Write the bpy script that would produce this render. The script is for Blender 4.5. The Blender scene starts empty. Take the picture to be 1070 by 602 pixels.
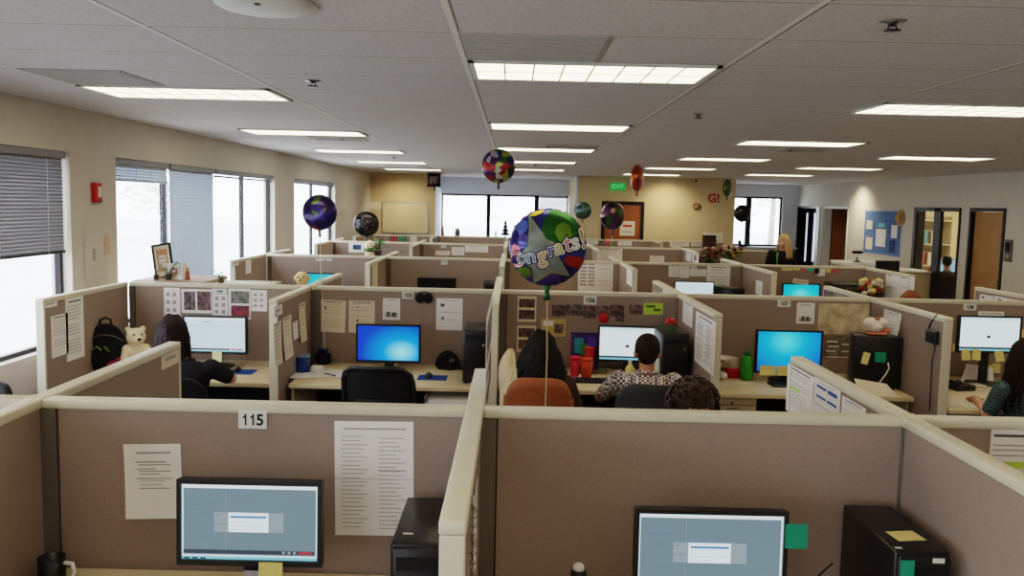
import bpy, bmesh, math, random
from mathutils import Vector, Matrix, Euler, noise as mnoise
R_ = math.radians
random.seed(7)
SC = bpy.context.scene
COL = SC.collection

# ------------------------------------------------------------------ camera and survey helpers
HC = 2.07                       # camera height; the floor is z = 0
F_PX = 900.0; PITCH = math.atan(88/900); ROLL = .022
cam_d = bpy.data.cameras.new('camera'); cam_d.sensor_width = 36; cam_d.lens = 36*F_PX/1070
cam = bpy.data.objects.new('camera', cam_d); COL.objects.link(cam)
CM = Matrix.Rotation(math.pi/2-PITCH, 4, 'X') @ Matrix.Rotation(ROLL, 4, 'Z')
cam.matrix_world = Matrix.Translation((0, 0, HC)) @ CM
cam_d.clip_start = .02; cam_d.clip_end = 400
SC.camera = cam
def _ray(px, py): return CM.to_3x3() @ Vector(((px-535)/F_PX, -(py-301)/F_PX, -1))
def at(px, py, Y):
    d = _ray(px, py); t = Y/d.y; return Vector((d.x*t, Y, HC+d.z*t))
def atx(px, py, X):
    d = _ray(px, py); t = X/d.x; return Vector((X, d.y*t, HC+d.z*t))
def atz(px, py, Z):
    d = _ray(px, py); t = (Z-HC)/d.z; return Vector((d.x*t, d.y*t, Z))

# ------------------------------------------------------------------ materials
MATS = {}
def lin(c):
    return tuple(((v/255)/12.92 if v/255 <= .04045 else ((v/255+.055)/1.055)**2.4) for v in c)
def mat(name, rgb=(128,128,128), rough=.6, metal=0., var=.12, scale=40, bump=0., emit=0., ecol=None, spec=.3, kind='noise', rgb2=None, coat=0):
    if name in MATS: return MATS[name]
    m = bpy.data.materials.new(name); m.use_nodes = True
    nt = m.node_tree; N = nt.nodes; L = nt.links
    b = N['Principled BSDF']
    c = lin(rgb)
    tc = N.new('ShaderNodeTexCoord')
    b.inputs['Roughness'].default_value = rough; b.inputs['Metallic'].default_value = metal
    b.inputs['Specular IOR Level'].default_value = spec
    if coat: b.inputs['Coat Weight'].default_value = coat
    c2 = lin(rgb2) if rgb2 else tuple(v*(1-var) for v in c)
    c1 = c if rgb2 else tuple(min(1, v*(1+var*.6)) for v in c)
    if kind == 'checker':
        t = N.new('ShaderNodeTexChecker'); t.inputs['Scale'].default_value = scale; fac = t.outputs['Fac']
    elif kind == 'voronoi':
        t = N.new('ShaderNodeTexVoronoi'); t.inputs['Scale'].default_value = scale; fac = t.outputs['Distance']
    elif kind == 'wave':
        t = N.new('ShaderNodeTexWave'); t.inputs['Scale'].default_value = scale; t.inputs['Distortion'].default_value = 3; t.inputs['Detail'].default_value = 3; fac = t.outputs['Fac']
    else:
        t = N.new('ShaderNodeTexNoise'); t.inputs['Scale'].default_value = scale; t.inputs['Detail'].default_value = 3; fac = t.outputs['Fac']
    L.new(tc.outputs['Object'], t.inputs['Vector'])
    r = N.new('ShaderNodeValToRGB')
    if kind == 'noise':
        r.color_ramp.elements[0].position = .3; r.color_ramp.elements[1].position = .7
    r.color_ramp.elements[0].color = (*c2, 1); r.color_ramp.elements[1].color = (*c1, 1)
    L.new(fac, r.inputs['Fac']); L.new(r.outputs['Color'], b.inputs['Base Color'])
    if bump:
        bp = N.new('ShaderNodeBump'); bp.inputs['Strength'].default_value = bump; bp.inputs['Distance'].default_value = .004
        L.new(fac, bp.inputs['Height']); L.new(bp.outputs['Normal'], b.inputs['Normal'])
    if emit:
        b.inputs['Emission Strength'].default_value = emit
        if ecol: b.inputs['Emission Color'].default_value = (*lin(ecol), 1)
        else: L.new(r.outputs['Color'], b.inputs['Emission Color'])
    MATS[name] = m; return m
def glow(name, rgb, s=1.0):          # a lit patch of a screen
    if name in MATS: return MATS[name]
    m = mat(name, (12,12,14), .3, emit=s*SCREEN, ecol=rgb, spec=.4); return m
SCREEN = 1.0

# the setting
def tile_material():
    m = bpy.data.materials.new('ceiling tile'); m.use_nodes = True
    nt = m.node_tree; N = nt.nodes; L = nt.links; b = N['Principled BSDF']; b.inputs['Roughness'].default_value = .9; b.inputs['Specular IOR Level'].default_value = .1
    tc = N.new('ShaderNodeTexCoord'); sp = N.new('ShaderNodeSeparateXYZ'); L.new(tc.outputs['Object'], sp.inputs[0])
    def line(out, off, step, half):
        a = N.new('ShaderNodeMath'); a.operation = 'SUBTRACT'; L.new(out, a.inputs[0]); a.inputs[1].default_value = off-step*40
        mo = N.new('ShaderNodeMath'); mo.operation = 'MODULO'; L.new(a.outputs[0], mo.inputs[0]); mo.inputs[1].default_value = step
        s = N.new('ShaderNodeMath'); s.operation = 'SUBTRACT'; L.new(mo.outputs[0], s.inputs[0]); s.inputs[1].default_value = step/2
        ab = N.new('ShaderNodeMath'); ab.operation = 'ABSOLUTE'; L.new(s.outputs[0], ab.inputs[0])
        g = N.new('ShaderNodeMath'); g.operation = 'GREATER_THAN'; L.new(ab.outputs[0], g.inputs[0]); g.inputs[1].default_value = step/2-half
        return g.outputs[0]
    lx = line(sp.outputs[0], GX, 1.22, .012); ly = line(sp.outputs[1], GY, .61, .009)
    sx = line(sp.outputs[0], GX+.016, 1.22, .006); sy = line(sp.outputs[1], GY+.014, .61, .006)
    n = N.new('ShaderNodeTexNoise'); n.inputs['Scale'].default_value = 55; n.inputs['Detail'].default_value = 4; L.new(tc.outputs['Object'], n.inputs['Vector'])
    r = N.new('ShaderNodeValToRGB'); r.color_ramp.elements[0].position = .35; r.color_ramp.elements[1].position = .65
    r.color_ramp.elements[0].color = (*lin((204,198,198)), 1); r.color_ramp.elements[1].color = (*lin((220,215,216)), 1); L.new(n.outputs['Fac'], r.inputs['Fac'])
    def mixc(fac, a, col):
        x = N.new('ShaderNodeMixRGB'); L.new(fac, x.inputs[0]); L.new(a, x.inputs[1]); x.inputs[2].default_value = (*lin(col), 1); return x.outputs[0]
    c = mixc(sy, r.outputs['Color'], (160,154,150)); c = mixc(sx, c, (140,134,130)); c = mixc(ly, c, (220,215,210)); c = mixc(lx, c, (238,234,228))
    L.new(c, b.inputs['Base Color'])
    bp = N.new('ShaderNodeBump'); bp.inputs['Strength'].default_value = .25; bp.inputs['Distance'].default_value = .004; L.new(n.outputs['Fac'], bp.inputs['Height']); L.new(bp.outputs['Normal'], b.inputs['Normal'])
    return m
GX, GY = -.245, 4.04
M_CEIL = tile_material()
M_WALL = mat('painted beige wall', (208,201,190), .85, var=.03, scale=6, bump=.03)
M_TAN = mat('painted tan wall', (206,186,146), .85, var=.04, scale=6, bump=.03)
M_PALE = mat('pale painted wall', (232,236,244), .85, var=.03, scale=6)
M_CARPET = mat('carpet', (158,152,148), .95, var=.25, scale=120, bump=.4)
M_FAB = mat('taupe panel fabric', (154,137,128), .95, var=.10, scale=260, bump=.35, spec=.1)
M_CAP = mat('beige panel trim', (214,206,186), .45, var=.03, scale=12)
M_POST = mat('grey panel post', (110,102,96), .5, var=.05)
M_GAP = mat('dark panel seam', (45,38,34), .8)
M_DESK = mat('beige laminate', (224,206,170), .4, var=.05, scale=9)
M_PED = mat('beige steel cabinet', (196,182,152), .45, var=.03)
M_BLACK = mat('black plastic', (22,21,24), .38, var=.2, scale=90, spec=.5)
M_MATTE = mat('matte black', (26,25,27), .75, var=.2)
M_SEAT = mat('black woven fabric', (30,29,32), .9, var=.3, scale=200, bump=.3)
M_GREYF = mat('charcoal woven fabric', (62,62,66), .92, var=.25, scale=200, bump=.3)
M_METAL = mat('brushed metal', (170,170,172), .3, .9, var=.08)
M_DARKFRAME = mat('dark bronze frame', (38,34,36), .4, .3, var=.15)
M_WHITE = mat('white plastic', (228,228,224), .45, var=.03)
M_PAPER = mat('white paper', (242,238,238), .85, var=.02, scale=20)
M_PAPERW = mat('cream paper', (228,216,196), .85, var=.03, scale=20)
M_INK = mat('grey print', (168,164,166), .9, var=.1)
M_INKD = mat('dark print', (92,90,96), .9, var=.1)
M_YEL = mat('yellow sticky note', (236,220,146), .85, var=.03)
M_TEAL = mat('green sticky note', (34,150,120), .85, var=.03)
M_LIME = mat('green highlighter', (190,222,90), .85)
M_BLUEP = mat('blue print', (62,92,170), .85)
M_WOOD = mat('oak door veneer', (172,130,84), .5, var=.12, scale=5, kind='wave')
M_WOOD2 = mat('reddish door veneer', (150,84,44), .5, var=.22, scale=4, kind='wave')
M_BLIND = mat('grey blind slat', (128,128,136), .5, var=.05)
M_BLINDW = mat('pale blind slat', (182,194,208), .5, var=.04)
M_ORANGE = mat('orange plastic', (205,72,34), .4)
M_RED = mat('red plastic', (200,36,34), .45)
M_PINK = mat('pink card', (214,110,122), .7)
M_LEAF = mat('green leaf', (74,116,52), .6, var=.4, scale=30)
M_CORK = mat('tan board', (196,170,120), .9, var=.1)
M_BOARD = mat('whiteboard', (214,200,160), .4, var=.03)
M_BLUEF = mat('blue felt', (92,122,178), .9, var=.3, scale=18)
M_SCARLET = mat('red board', (178,32,36), .7)
M_SKIN = mat('skin light', (214,160,130), .55, var=.06, scale=25)
M_SKIN2 = mat('skin tan', (186,126,92), .55, var=.06, scale=25)
M_EYE = mat('eye white', (235,232,228), .3); M_IRIS = mat('brown iris', (60,38,26), .3); M_LIP = mat('lip', (176,92,84), .5)
M_BLACKHAIR = mat('black hair', (20,14,13), .6, var=.4, scale=60, kind='wave', spec=.2)
M_DARKHAIR = mat('dark brown hair', (40,24,20), .7, var=.5, scale=90, bump=.6, spec=.2)
M_WINEHAIR = mat('dark hair with wine ends', (34,18,20), .6, var=.4, scale=20, spec=.25)
M_CURL = mat('curly brown hair', (62,40,30), .5, var=.5, scale=60, spec=.4)
M_BLOND = mat('blonde hair', (190,156,112), .45, var=.35, scale=50, kind='wave', spec=.5)
M_AUBURN = mat('auburn hair', (140,74,44), .5, var=.35, scale=50)
M_NAVY = mat('dark navy cloth', (26,26,34), .9, var=.2, scale=80)
M_JEANS = mat('dark denim', (40,46,66), .9, var=.2, scale=150)
M_BROWNC = mat('brown cloth', (70,48,38), .9, var=.2, scale=80)
M_JACKET = mat('black jacket cloth', (24,24,28), .85, var=.2, scale=80)
M_CREAMC = mat('cream fleece', (206,186,148), .95, var=.12, scale=60, bump=.5)
M_BEAR = mat('cream plush', (232,214,180), .95, var=.12, scale=120, bump=.6)
M_CHAIRO = mat('russet leather', (150,84,48), .5, var=.15, scale=40)
M_CHECK = mat('dark and white checked cotton', (216,206,204), .9, kind='checker', scale=58, rgb2=(76,56,66))
M_PLAID = mat('teal plaid flannel', (84,108,114), .9, kind='checker', scale=80, rgb2=(44,54,64))
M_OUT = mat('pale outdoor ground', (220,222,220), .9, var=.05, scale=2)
M_OUTLEAF = mat('haze-paled foliage', (226,232,216), .9, var=.25, scale=3)  # overexposed haze is mixed into the leaf colour

def glass_material():
    m = bpy.data.materials.new('window glass'); m.use_nodes = True; nt = m.node_tree; N = nt.nodes; L = nt.links
    for n in list(N): N.remove(n)
    o = N.new('ShaderNodeOutputMaterial'); t = N.new('ShaderNodeBsdfTransparent'); t.inputs[0].default_value = (.95,.97,.98,1)
    g = N.new('ShaderNodeBsdfGlossy'); g.inputs['Roughness'].default_value = .02
    n = N.new('ShaderNodeTexNoise'); n.inputs['Scale'].default_value = 3
    r = N.new('ShaderNodeMapRange'); r.inputs['To Min'].default_value = .03; r.inputs['To Max'].default_value = .07; L.new(n.outputs['Fac'], r.inputs['Value'])
    mx = N.new('ShaderNodeMixShader'); L.new(r.outputs[0], mx.inputs[0]); L.new(t.outputs[0], mx.inputs[1]); L.new(g.outputs[0], mx.inputs[2]); L.new(mx.outputs[0], o.inputs[0])
    return m
M_GLASS = glass_material()
def lens_material():
    m = bpy.data.materials.new('prismatic light lens'); m.use_nodes = True; nt = m.node_tree; N = nt.nodes; L = nt.links; b = N['Principled BSDF']
    tc = N.new('ShaderNodeTexCoord'); n = N.new('ShaderNodeTexNoise'); n.inputs['Scale'].default_value = 4; L.new(tc.outputs['Object'], n.inputs['Vector'])
    r = N.new('ShaderNodeValToRGB'); r.color_ramp.elements[0].color = (1,.83,.52,1); r.color_ramp.elements[1].color = (1,.89,.62,1); L.new(n.outputs['Fac'], r.inputs['Fac'])
    L.new(r.outputs['Color'], b.inputs['Emission Color']); b.inputs['Emission Strength'].default_value = LENS; b.inputs['Base Color'].default_value = (.8,.8,.75,1)
    return m
LENS = 5.0
M_LENS = lens_material()
def wallpaper(name, base, mid, hot, cx=.72, cz=.25):
    m = bpy.data.materials.new(name); m.use_nodes = True; nt = m.node_tree; N = nt.nodes; L = nt.links; b = N['Principled BSDF']
    tc = N.new('ShaderNodeTexCoord'); mp = N.new('ShaderNodeMapping'); mp.inputs['Location'].default_value = (-cx*1.5, 0, -cz*1.2); mp.inputs['Scale'].default_value = (1.5,0,1.2)
    L.new(tc.outputs['Generated'], mp.inputs[0]); g = N.new('ShaderNodeTexGradient'); g.gradient_type = 'SPHERICAL'; L.new(mp.outputs[0], g.inputs[0])
    r = N.new('ShaderNodeValToRGB'); e = r.color_ramp.elements; e[0].position = 0; e[0].color = (*lin(base),1); e[1].position = 1; e[1].color = (*lin(hot),1); k = e.new(.55); k.color = (*lin(mid),1)
    L.new(g.outputs['Fac'], r.inputs['Fac']); L.new(r.outputs['Color'], b.inputs['Emission Color']); b.inputs['Emission Strength'].default_value = SCREEN; b.inputs['Base Color'].default_value = (.01,.01,.012,1); b.inputs['Roughness'].default_value = .3
    return m
M_WALLP = wallpaper('blue desktop', (10,60,200), (10,140,235), (150,240,255))
M_WALLP2 = wallpaper('aqua desktop', (20,90,190), (10,160,215), (90,220,235), .45, .75)
M_WALLP3 = wallpaper('teal desktop', (20,150,190), (30,185,205), (110,225,225), .5, .5)
def foil_material(name, cols, scale=7, seed=0):
    m = bpy.data.materials.new(name); m.use_nodes = True; nt = m.node_tree; N = nt.nodes; L = nt.links; b = N['Principled BSDF']
    b.inputs['Metallic'].default_value = .55; b.inputs['Roughness'].default_value = .28; b.inputs['Coat Weight'].default_value = .3
    tc = N.new('ShaderNodeTexCoord'); mp = N.new('ShaderNodeMapping'); mp.inputs['Location'].default_value = (seed*1.7, seed, seed*.6); L.new(tc.outputs['Object'], mp.inputs[0])
    v = N.new('ShaderNodeTexVoronoi'); v.inputs['Scale'].default_value = scale; L.new(mp.outputs[0], v.inputs['Vector'])
    s = N.new('ShaderNodeSeparateXYZ'); L.new(v.outputs['Color'], s.inputs[0])
    r = N.new('ShaderNodeValToRGB'); r.color_ramp.interpolation = 'CONSTANT'; e = r.color_ramp.elements
    e[0].color = (*lin(cols[0]),1); e[0].position = 0; e[1].color = (*lin(cols[1]),1); e[1].position = 1/len(cols)
    for i, c in enumerate(cols[2:], 2):
        k = e.new(i/len(cols)); k.color = (*lin(c),1)
    L.new(s.outputs[0], r.inputs['Fac'])
    n = N.new('ShaderNodeTexNoise'); n.inputs['Scale'].default_value = 14; L.new(mp.outputs[0], n.inputs['Vector'])
    mx = N.new('ShaderNodeMixRGB'); mx.blend_type = 'MULTIPLY'; mx.inputs[0].default_value = .5; L.new(r.outputs['Color'], mx.inputs[1]); L.new(n.outputs['Color'], mx.inputs[2])
    L.new(mx.outputs[0], b.inputs['Base Color'])
    return m

# ------------------------------------------------------------------ mesh builder
class MB:
    def __init__(s): s.V = []; s.Fc = []; s.mi = []; s.sm = []
    def add(s, vs, fs, mi=0, smooth=False, M=None):
        o = len(s.V)
        for v in vs:
            v = Vector(v); s.V.append(M @ v if M else v)
        for f in fs:
            s.Fc.append([i+o for i in f]); s.mi.append(mi); s.sm.append(smooth)
        return s
    def bm_in(s, bm, mi=0, smooth=False, M=None):
        bm.verts.index_update()
        s.add([v.co.copy() for v in bm.verts], [[v.index for v in f.verts] for f in bm.faces], mi, smooth, M); bm.free(); return s
    def box(s, x0, x1, y0, y1, z0, z1, mi=0, bev=0, M=None, seg=1):
        if not bev:
            return s.add([(x0,y0,z0),(x1,y0,z0),(x1,y1,z0),(x0,y1,z0),(x0,y0,z1),(x1,y0,z1),(x1,y1,z1),(x0,y1,z1)],
                         [(0,3,2,1),(4,5,6,7),(0,1,5,4),(1,2,6,5),(2,3,7,6),(3,0,4,7)], mi, False, M)
        bm = bmesh.new(); bmesh.ops.create_cube(bm, size=1)
        for v in bm.verts: v.co = Vector(((x0+x1)/2+v.co.x*(x1-x0), (y0+y1)/2+v.co.y*(y1-y0), (z0+z1)/2+v.co.z*(z1-z0)))
        bmesh.ops.bevel(bm, geom=bm.edges[:], offset=min(bev, .49*min(abs(x1-x0),abs(y1-y0),abs(z1-z0))), segments=seg, profile=.5, affect='EDGES')
        return s.bm_in(bm, mi, seg > 1, M)
    def ell(s, c, r, mi=0, M=None, u=16, v=10):
        vs = [(c[0],c[1],c[2]+r[2])]; fs = []
        for j in range(1, v):
            t = math.pi*j/v
            for i in range(u):
                p = 2*math.pi*i/u; vs.append((c[0]+r[0]*math.sin(t)*math.cos(p), c[1]+r[1]*math.sin(t)*math.sin(p), c[2]+r[2]*math.cos(t)))
        vs.append((c[0],c[1],c[2]-r[2])); n = len(vs)-1
        for i in range(u): fs.append((0, 1+i, 1+(i+1)%u)); fs.append((n, 1+(v-2)*u+(i+1)%u, 1+(v-2)*u+i))
        for j in range(v-2):
            for i in range(u): a = 1+j*u; fs.append((a+i, a+u+i, a+u+(i+1)%u, a+(i+1)%u))
        return s.add(vs, fs, mi, True, M)
    def lathe(s, prof, c=(0,0,0), mi=0, M=None, n=20, smooth=True):
        vs = []; fs = []
        for r, z in prof:
            for i in range(n):
                p = 2*math.pi*i/n; vs.append((c[0]+r*math.cos(p), c[1]+r*math.sin(p), c[2]+z))
        for j in range(len(prof)-1):
            for i in range(n): fs.append((j*n+i, j*n+(i+1)%n, (j+1)*n+(i+1)%n, (j+1)*n+i))
        fs.append(tuple(range(n-1,-1,-1))); k = (len(prof)-1)*n; fs.append(tuple(range(k,k+n)))
        return s.add(vs, fs, mi, smooth, M)
    def tube(s, pts, r, n=8, mi=0, M=None, cap=True):
        pts = [Vector(p) for p in pts]; rs = r if isinstance(r, (list,tuple)) else [r]*len(pts); vs = []; fs = []
        up = None
        for k, p in enumerate(pts):
            d = (pts[min(k+1,len(pts)-1)]-pts[max(k-1,0)])
            if d.length < 1e-9: d = Vector((0,0,1))
            d.normalize()
            if up is None: up = d.orthogonal().normalized()
            else:
                up = up-d*up.dot(d)
                up = up.normalized() if up.length > 1e-6 else d.orthogonal().normalized()
            w = d.cross(up)
            for i in range(n):
                a = 2*math.pi*i/n; vs.append(p+(up*math.cos(a)+w*math.sin(a))*rs[k])
        for k in range(len(pts)-1):
            for i in range(n): fs.append((k*n+i, k*n+(i+1)%n, (k+1)*n+(i+1)%n, (k+1)*n+i))
        if cap: fs.append(tuple(range(n-1,-1,-1))); e = (len(pts)-1)*n; fs.append(tuple(range(e,e+n)))
        return s.add(vs, fs, mi, True, M)
    def cap(s, a, b, ra, rb, mi=0, n=14):      # a rounded, tapered limb
        a = Vector(a); b = Vector(b); d = b-a; L = d.length; d = d.normalized() if L > 1e-6 else Vector((0,0,1))
        pts = []; rs = []
        for t in (-88,-65,-40,-18): pts.append(a+d*ra*math.sin(R_(t))); rs.append(ra*math.cos(R_(t)))
        for t in (0,.25,.5,.75,1): pts.append(a+d*L*t); rs.append(ra+(rb-ra)*t)
        for t in (18,40,65,88): pts.append(b+d*rb*math.sin(R_(t))); rs.append(rb*math.cos(R_(t)))
        return s.tube(pts, rs, n, mi)
    def quad(s, a, b, c, d, mi=0): return s.add([a,b,c,d], [(0,1,2,3)], mi)
    def prism(s, poly, y0, y1, mi=0, M=None):  # polygon in x,z pushed along y
        n = len(poly); vs = [(x,y0,z) for x,z in poly]+[(x,y1,z) for x,z in poly]
        fs = [tuple(range(n)), tuple(range(2*n-1,n-1,-1))]+[(i, i+n, (i+1)%n+n, (i+1)%n) for i in range(n)]
        return s.add(vs, fs, mi, False, M)
    def build(s, name, mats, parent=None, loc=(0,0,0), rot=(0,0,0), remesh=0, smooth_it=0):
        me = bpy.data.meshes.new(name); me.from_pydata([tuple(v) for v in s.V], [], s.Fc)
        ms = mats if isinstance(mats, (list,tuple)) else [mats]
        for m in ms: me.materials.append(m)
        me.polygons.foreach_set('material_index', s.mi); me.polygons.foreach_set('use_smooth', s.sm); me.update()
        o = bpy.data.objects.new(name, me); COL.objects.link(o); o.location = loc; o.rotation_euler = rot
        if remesh:
            md = o.modifiers.new('r', 'REMESH'); md.mode = 'VOXEL'; md.voxel_size = remesh; md.use_smooth_shade = True
            if smooth_it: sm = o.modifiers.new('s', 'SMOOTH'); sm.iterations = smooth_it; sm.factor = .5
            dg = bpy.context.evaluated_depsgraph_get(); nm = bpy.data.meshes.new_from_object(o.evaluated_get(dg)); o.modifiers.clear(); o.data = nm
            nm.name = name
            if not nm.materials: nm.materials.append(ms[0])
        if parent: o.parent = parent
        return o

def tag(o, label=None, cat=None, group=None, kind=None):
    if label: o['label'] = label
    if cat: o['category'] = cat
    if group: o['group'] = group
    if kind: o['kind'] = kind
    return o
def thing(name, label, cat, loc=(0,0,0), rz=0, group=None):
    o = bpy.data.objects.new(name, None); o.empty_display_size = .1; COL.objects.link(o); o.location = loc; o.rotation_euler = (0,0,rz)
    return tag(o, label, cat, group)
def struct(name, mb, m, parent=None, **k):
    o = mb.build(name, m, parent, **k)
    if not parent: o['kind'] = 'structure'
    return o
def text_mesh(txt, size, off=0.0, ext=.0004, align='CENTER'):
    cu = bpy.data.curves.new('t', 'FONT'); cu.body = txt; cu.size = size; cu.align_x = align; cu.align_y = 'CENTER'; cu.extrude = ext; cu.offset = off; cu.resolution_u = 3
    o = bpy.data.objects.new('t', cu); COL.objects.link(o); dg = bpy.context.evaluated_depsgraph_get()
    me = bpy.data.meshes.new_from_object(o.evaluated_get(dg)); bpy.data.objects.remove(o)
    vs = [v.co.copy() for v in me.vertices]; fs = [list(p.vertices) for p in me.polygons]; bpy.data.meshes.remove(me); bpy.data.curves.remove(cu)
    return vs, fs

# ------------------------------------------------------------------ the room
H = 2.73; XL_W, XR_W = -3.4, 7.6; YN, YL, YC, YB = -9.0, 20.5, 19.5, 22.6
YR = 23.2
struct('floor', MB().box(XL_W-.3, 11.2, YN-.2, 24, -.1, 0), M_CARPET)
struct('ceiling', MB().box(XL_W-.3, 11.2, YN-.2, 24, H, H+.1), M_CEIL)
ZH, ZS = 2.39, .92              # window heads and sills on the window wall
wins = [(-8.2, -3.4), (-2.9, 1.2), (1.9, 6.63), (7.4, 12.3), (13.4, 16.45)]
T = .16
wl = MB(); y = YN
for a, b in wins:
    wl.box(XL_W-T, XL_W, y, a, 0, H); wl.box(XL_W-T, XL_W, a, b, 0, ZS); wl.box(XL_W-T, XL_W, a, b, ZH, H); y = b
wl.box(XL_W-T, XL_W, y, YL+.2, 0, H)
struct('wall_left', wl, M_WALL)
struct('wall_near', MB().box(XL_W-T, XR_W+T, YN-T, YN, 0, H), M_WALL)
# far wall: tan block, recessed window bay, tan block, window bay
struct('wall_far_left', MB().box(XL_W, -1.87, YL, YL+.2, 0, H), M_TAN)
struct('wall_far_center', MB().box(1.43, 4.98, YC, YC+.3, 0, H).box(1.43,1.63,YC+.3,YB,0,H).box(4.78,4.98,YC+.3,YR,0,H), M_TAN)
struct('trim_1', MB().box(1.385, 1.43, YC-.01, YC+.32, 0, H), M_PALE)
struct('wall_far_bay', MB().box(-2.1, 1.43, YB, YB+.2, 0, .95).box(-2.1,1.43,YB,YB+.2,2.30,H).box(-2.1,-1.9,YL+.2,YB,0,H), M_PALE)
wy0, wy1, wz0, wz1 = 5.62, 7.2, 1.08, 2.40
struct('wall_far_right', MB().box(4.98, 7.8, YR, YR+.2, 0, wz0).box(4.98,7.8,YR,YR+.2,wz1,H).box(4.98,wy0,YR,YR+.2,wz0,wz1).box(wy1,7.8,YR,YR+.2,wz0,wz1), M_PALE)
DO = [(13.35,14.40), (14.69,16.40), (19.60,21.15), (21.42,23.1)]
ZD = 2.17
wr = MB(); y = YN
for a, b in DO:
    wr.box(XR_W, XR_W+.14, y, a, 0, H); wr.box(XR_W, XR_W+.14, a, b, ZD, H); y = b
wr.box(XR_W, XR_W+.14, y, YR+.2, 0, H)
struct('wall_right', wr, M_WALL)
M_OFFICE = mat('office wall paint', (222,208,172), .85, var=.03, scale=5)
struct('wall_office', MB().box(10.9,11.0,13,23.4,0,H).box(7.74,10.9,14.45,14.55,0,H).box(7.74,10.9,18.5,18.6,0,H).box(7.74,10.9,19.2,19.3,0,H).box(7.74,10.9,23.3,23.4,0,H), M_OFFICE)
struct('baseboard_left', MB().box(XL_W, XL_W+.012, YN, YL, 0, .1), M_POST)
struct('baseboard_right', MB().box(XR_W-.012, XR_W, YN, 13.3, 0, .1).box(XR_W-.012, XR_W, 16.45, 19.55, 0, .1), M_POST)

def window_x(n, X, y0, y1, z0, z1, mull, side=-1):
    r = thing('window_%d' % n, None, None); r['kind'] = 'structure'
    m = MB(); f = .032; x0, x1 = X-.03, X+.03
    x0, x1 = X-.02, X+.025; m.box(x0,x1,y0,y1,z0,z0+f).box(x0,x1,y0,y1,z1-f,z1).box(x0,x1,y0,y0+f,z0,z1).box(x0,x1,y1-f,y1,z0,z1)
    m.build('window_frame', M_DARKFRAME, r)
    for q in mull: MB().box(X-.02,X+.025,q-.028,q+.028,z0+f,z1-f).build('mullion', M_DARKFRAME, r)
    ed = [y0]+list(mull)+[y1]
    for a, b in zip(ed[:-1], ed[1:]): MB().box(X-.004,X+.004,a+.03,b-.03,z0+f*.9,z1-f*.9).build('pane', M_GLASS, r)
    return r
window_x(6, XL_W-.10, -8.2, -3.4, ZS, ZH, [-7,-5.8,-4.6])  # unseen window behind the camera, added to light the front panels
window_x(7, XL_W-.10, -2.9, 1.2, ZS, ZH, [-1.7,-.5])  # out of view as well, added for more light on the front row
window_x(1, XL_W-.10, wins[2][0], wins[2][1], ZS, ZH, [3.0,4.2,5.35])
window_x(2, XL_W-.10, wins[3][0], wins[3][1], ZS, ZH, [8.62,9.95,11.1])
window_x(3, XL_W-.10, wins[4][0], wins[4][1], ZS, ZH, [14.9])
def window_y(n, Y, x0, x1, z0, z1, mull):
    r = thing('window_%d' % n, None, None); r['kind'] = 'structure'
    m = MB(); f = .05
    m.box(x0,x1,Y-.03,Y+.03,z0,z0+f).box(x0,x1,Y-.03,Y+.03,z1-f,z1).box(x0,x0+f,Y-.03,Y+.03,z0,z1).box(x1-f,x1,Y-.03,Y+.03,z0,z1); m.build('window_frame', M_DARKFRAME, r)
    for q, w in mull: MB().box(q-w,q+w,Y-.05,Y+.03,z0+f,z1-f).build('mullion', M_DARKFRAME, r)
    ed = [x0]+[q for q,_ in mull]+[x1]
    for a, b in zip(ed[:-1], ed[1:]): MB().box(a+.03,b-.03,Y-.004,Y+.004,z0+f*.9,z1-f*.9).build('pane', M_GLASS, r)
    return r
window_y(4, YB+.08, -1.9, 1.43, .95, 2.30, [(-.66,.05),(.6,.06)])
window_y(5, YR+.08, wy0, wy1, wz0, wz1, [(6.31,.07)])

# blinds
def blind(label, X, y0, y1, ztop, zbot, m, tilt=55, step=.026, strings=True, stack=False):
    r = thing('window_blind', label, 'blind', (X, (y0+y1)/2, zbot), group=None)
    hw = (y1-y0)/2; h = ztop-zbot
    MB().box(-.03,.028,-hw,hw,h-.055,h,0,.004).build('headrail', M_BLIND, r)
    s = MB(); z = .03; n = 0
    stp = .008 if stack else step
    while z < h-.05:
        M = Matrix.Translation((0,0,z)) @ Matrix.Rotation(R_(4 if stack else tilt), 4, 'Y')
        if stack: s.box(-.0125,.0125,-hw+.01,hw-.01,-.0006,.0006,0,0,M)
        else:
            q = [(-.0155,-.0022),(-.006,.0012),(.006,.0012),(.0155,-.0022)]
            s.add([(a,yy,b+c) for c in (0,-.0008) for a,b in q for yy in (-hw+.01,hw-.01)], [(0,1,3,2),(2,3,5,4),(4,5,7,6),(8,10,11,9),(10,12,13,11),(12,14,15,13),(0,2,10,8),(2,4,12,10),(4,6,14,12),(1,9,11,3),(3,11,13,5),(5,13,15,7),(0,8,9,1),(6,7,15,14)], 0, False, M)
        z += stp
    o = s.build('slats', m, r)
    MB().box(-.014,.014,-hw+.005,hw-.005,0,.022,0,.004).build('bottom_rail', M_DARKFRAME if not m is M_BLINDW else M_BLINDW, r)
    if strings:
        for q in (-.8,-.25,.3,.8): MB().tube([(.016,q*hw,.01),(.016,q*hw,h-.03)], .0018, 5).build('ladder_cord', M_WHITE, r)
    return r
BX = XL_W-.045
blind('wide grey blind lowered halfway over the nearest window', BX, 4.15, 6.61, 2.39, 1.62, M_BLIND, 60, step=.0262)
blind('grey blind lowered halfway over the first part of the nearest window', BX, 1.95, 4.12, 2.39, 1.62, M_BLIND, 60, step=.0262)
blind('pale blind pulled up beside the red fire alarm', BX, 7.42, 8.60, 2.39, 2.19, M_BLINDW, 60, step=.0255)
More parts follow.
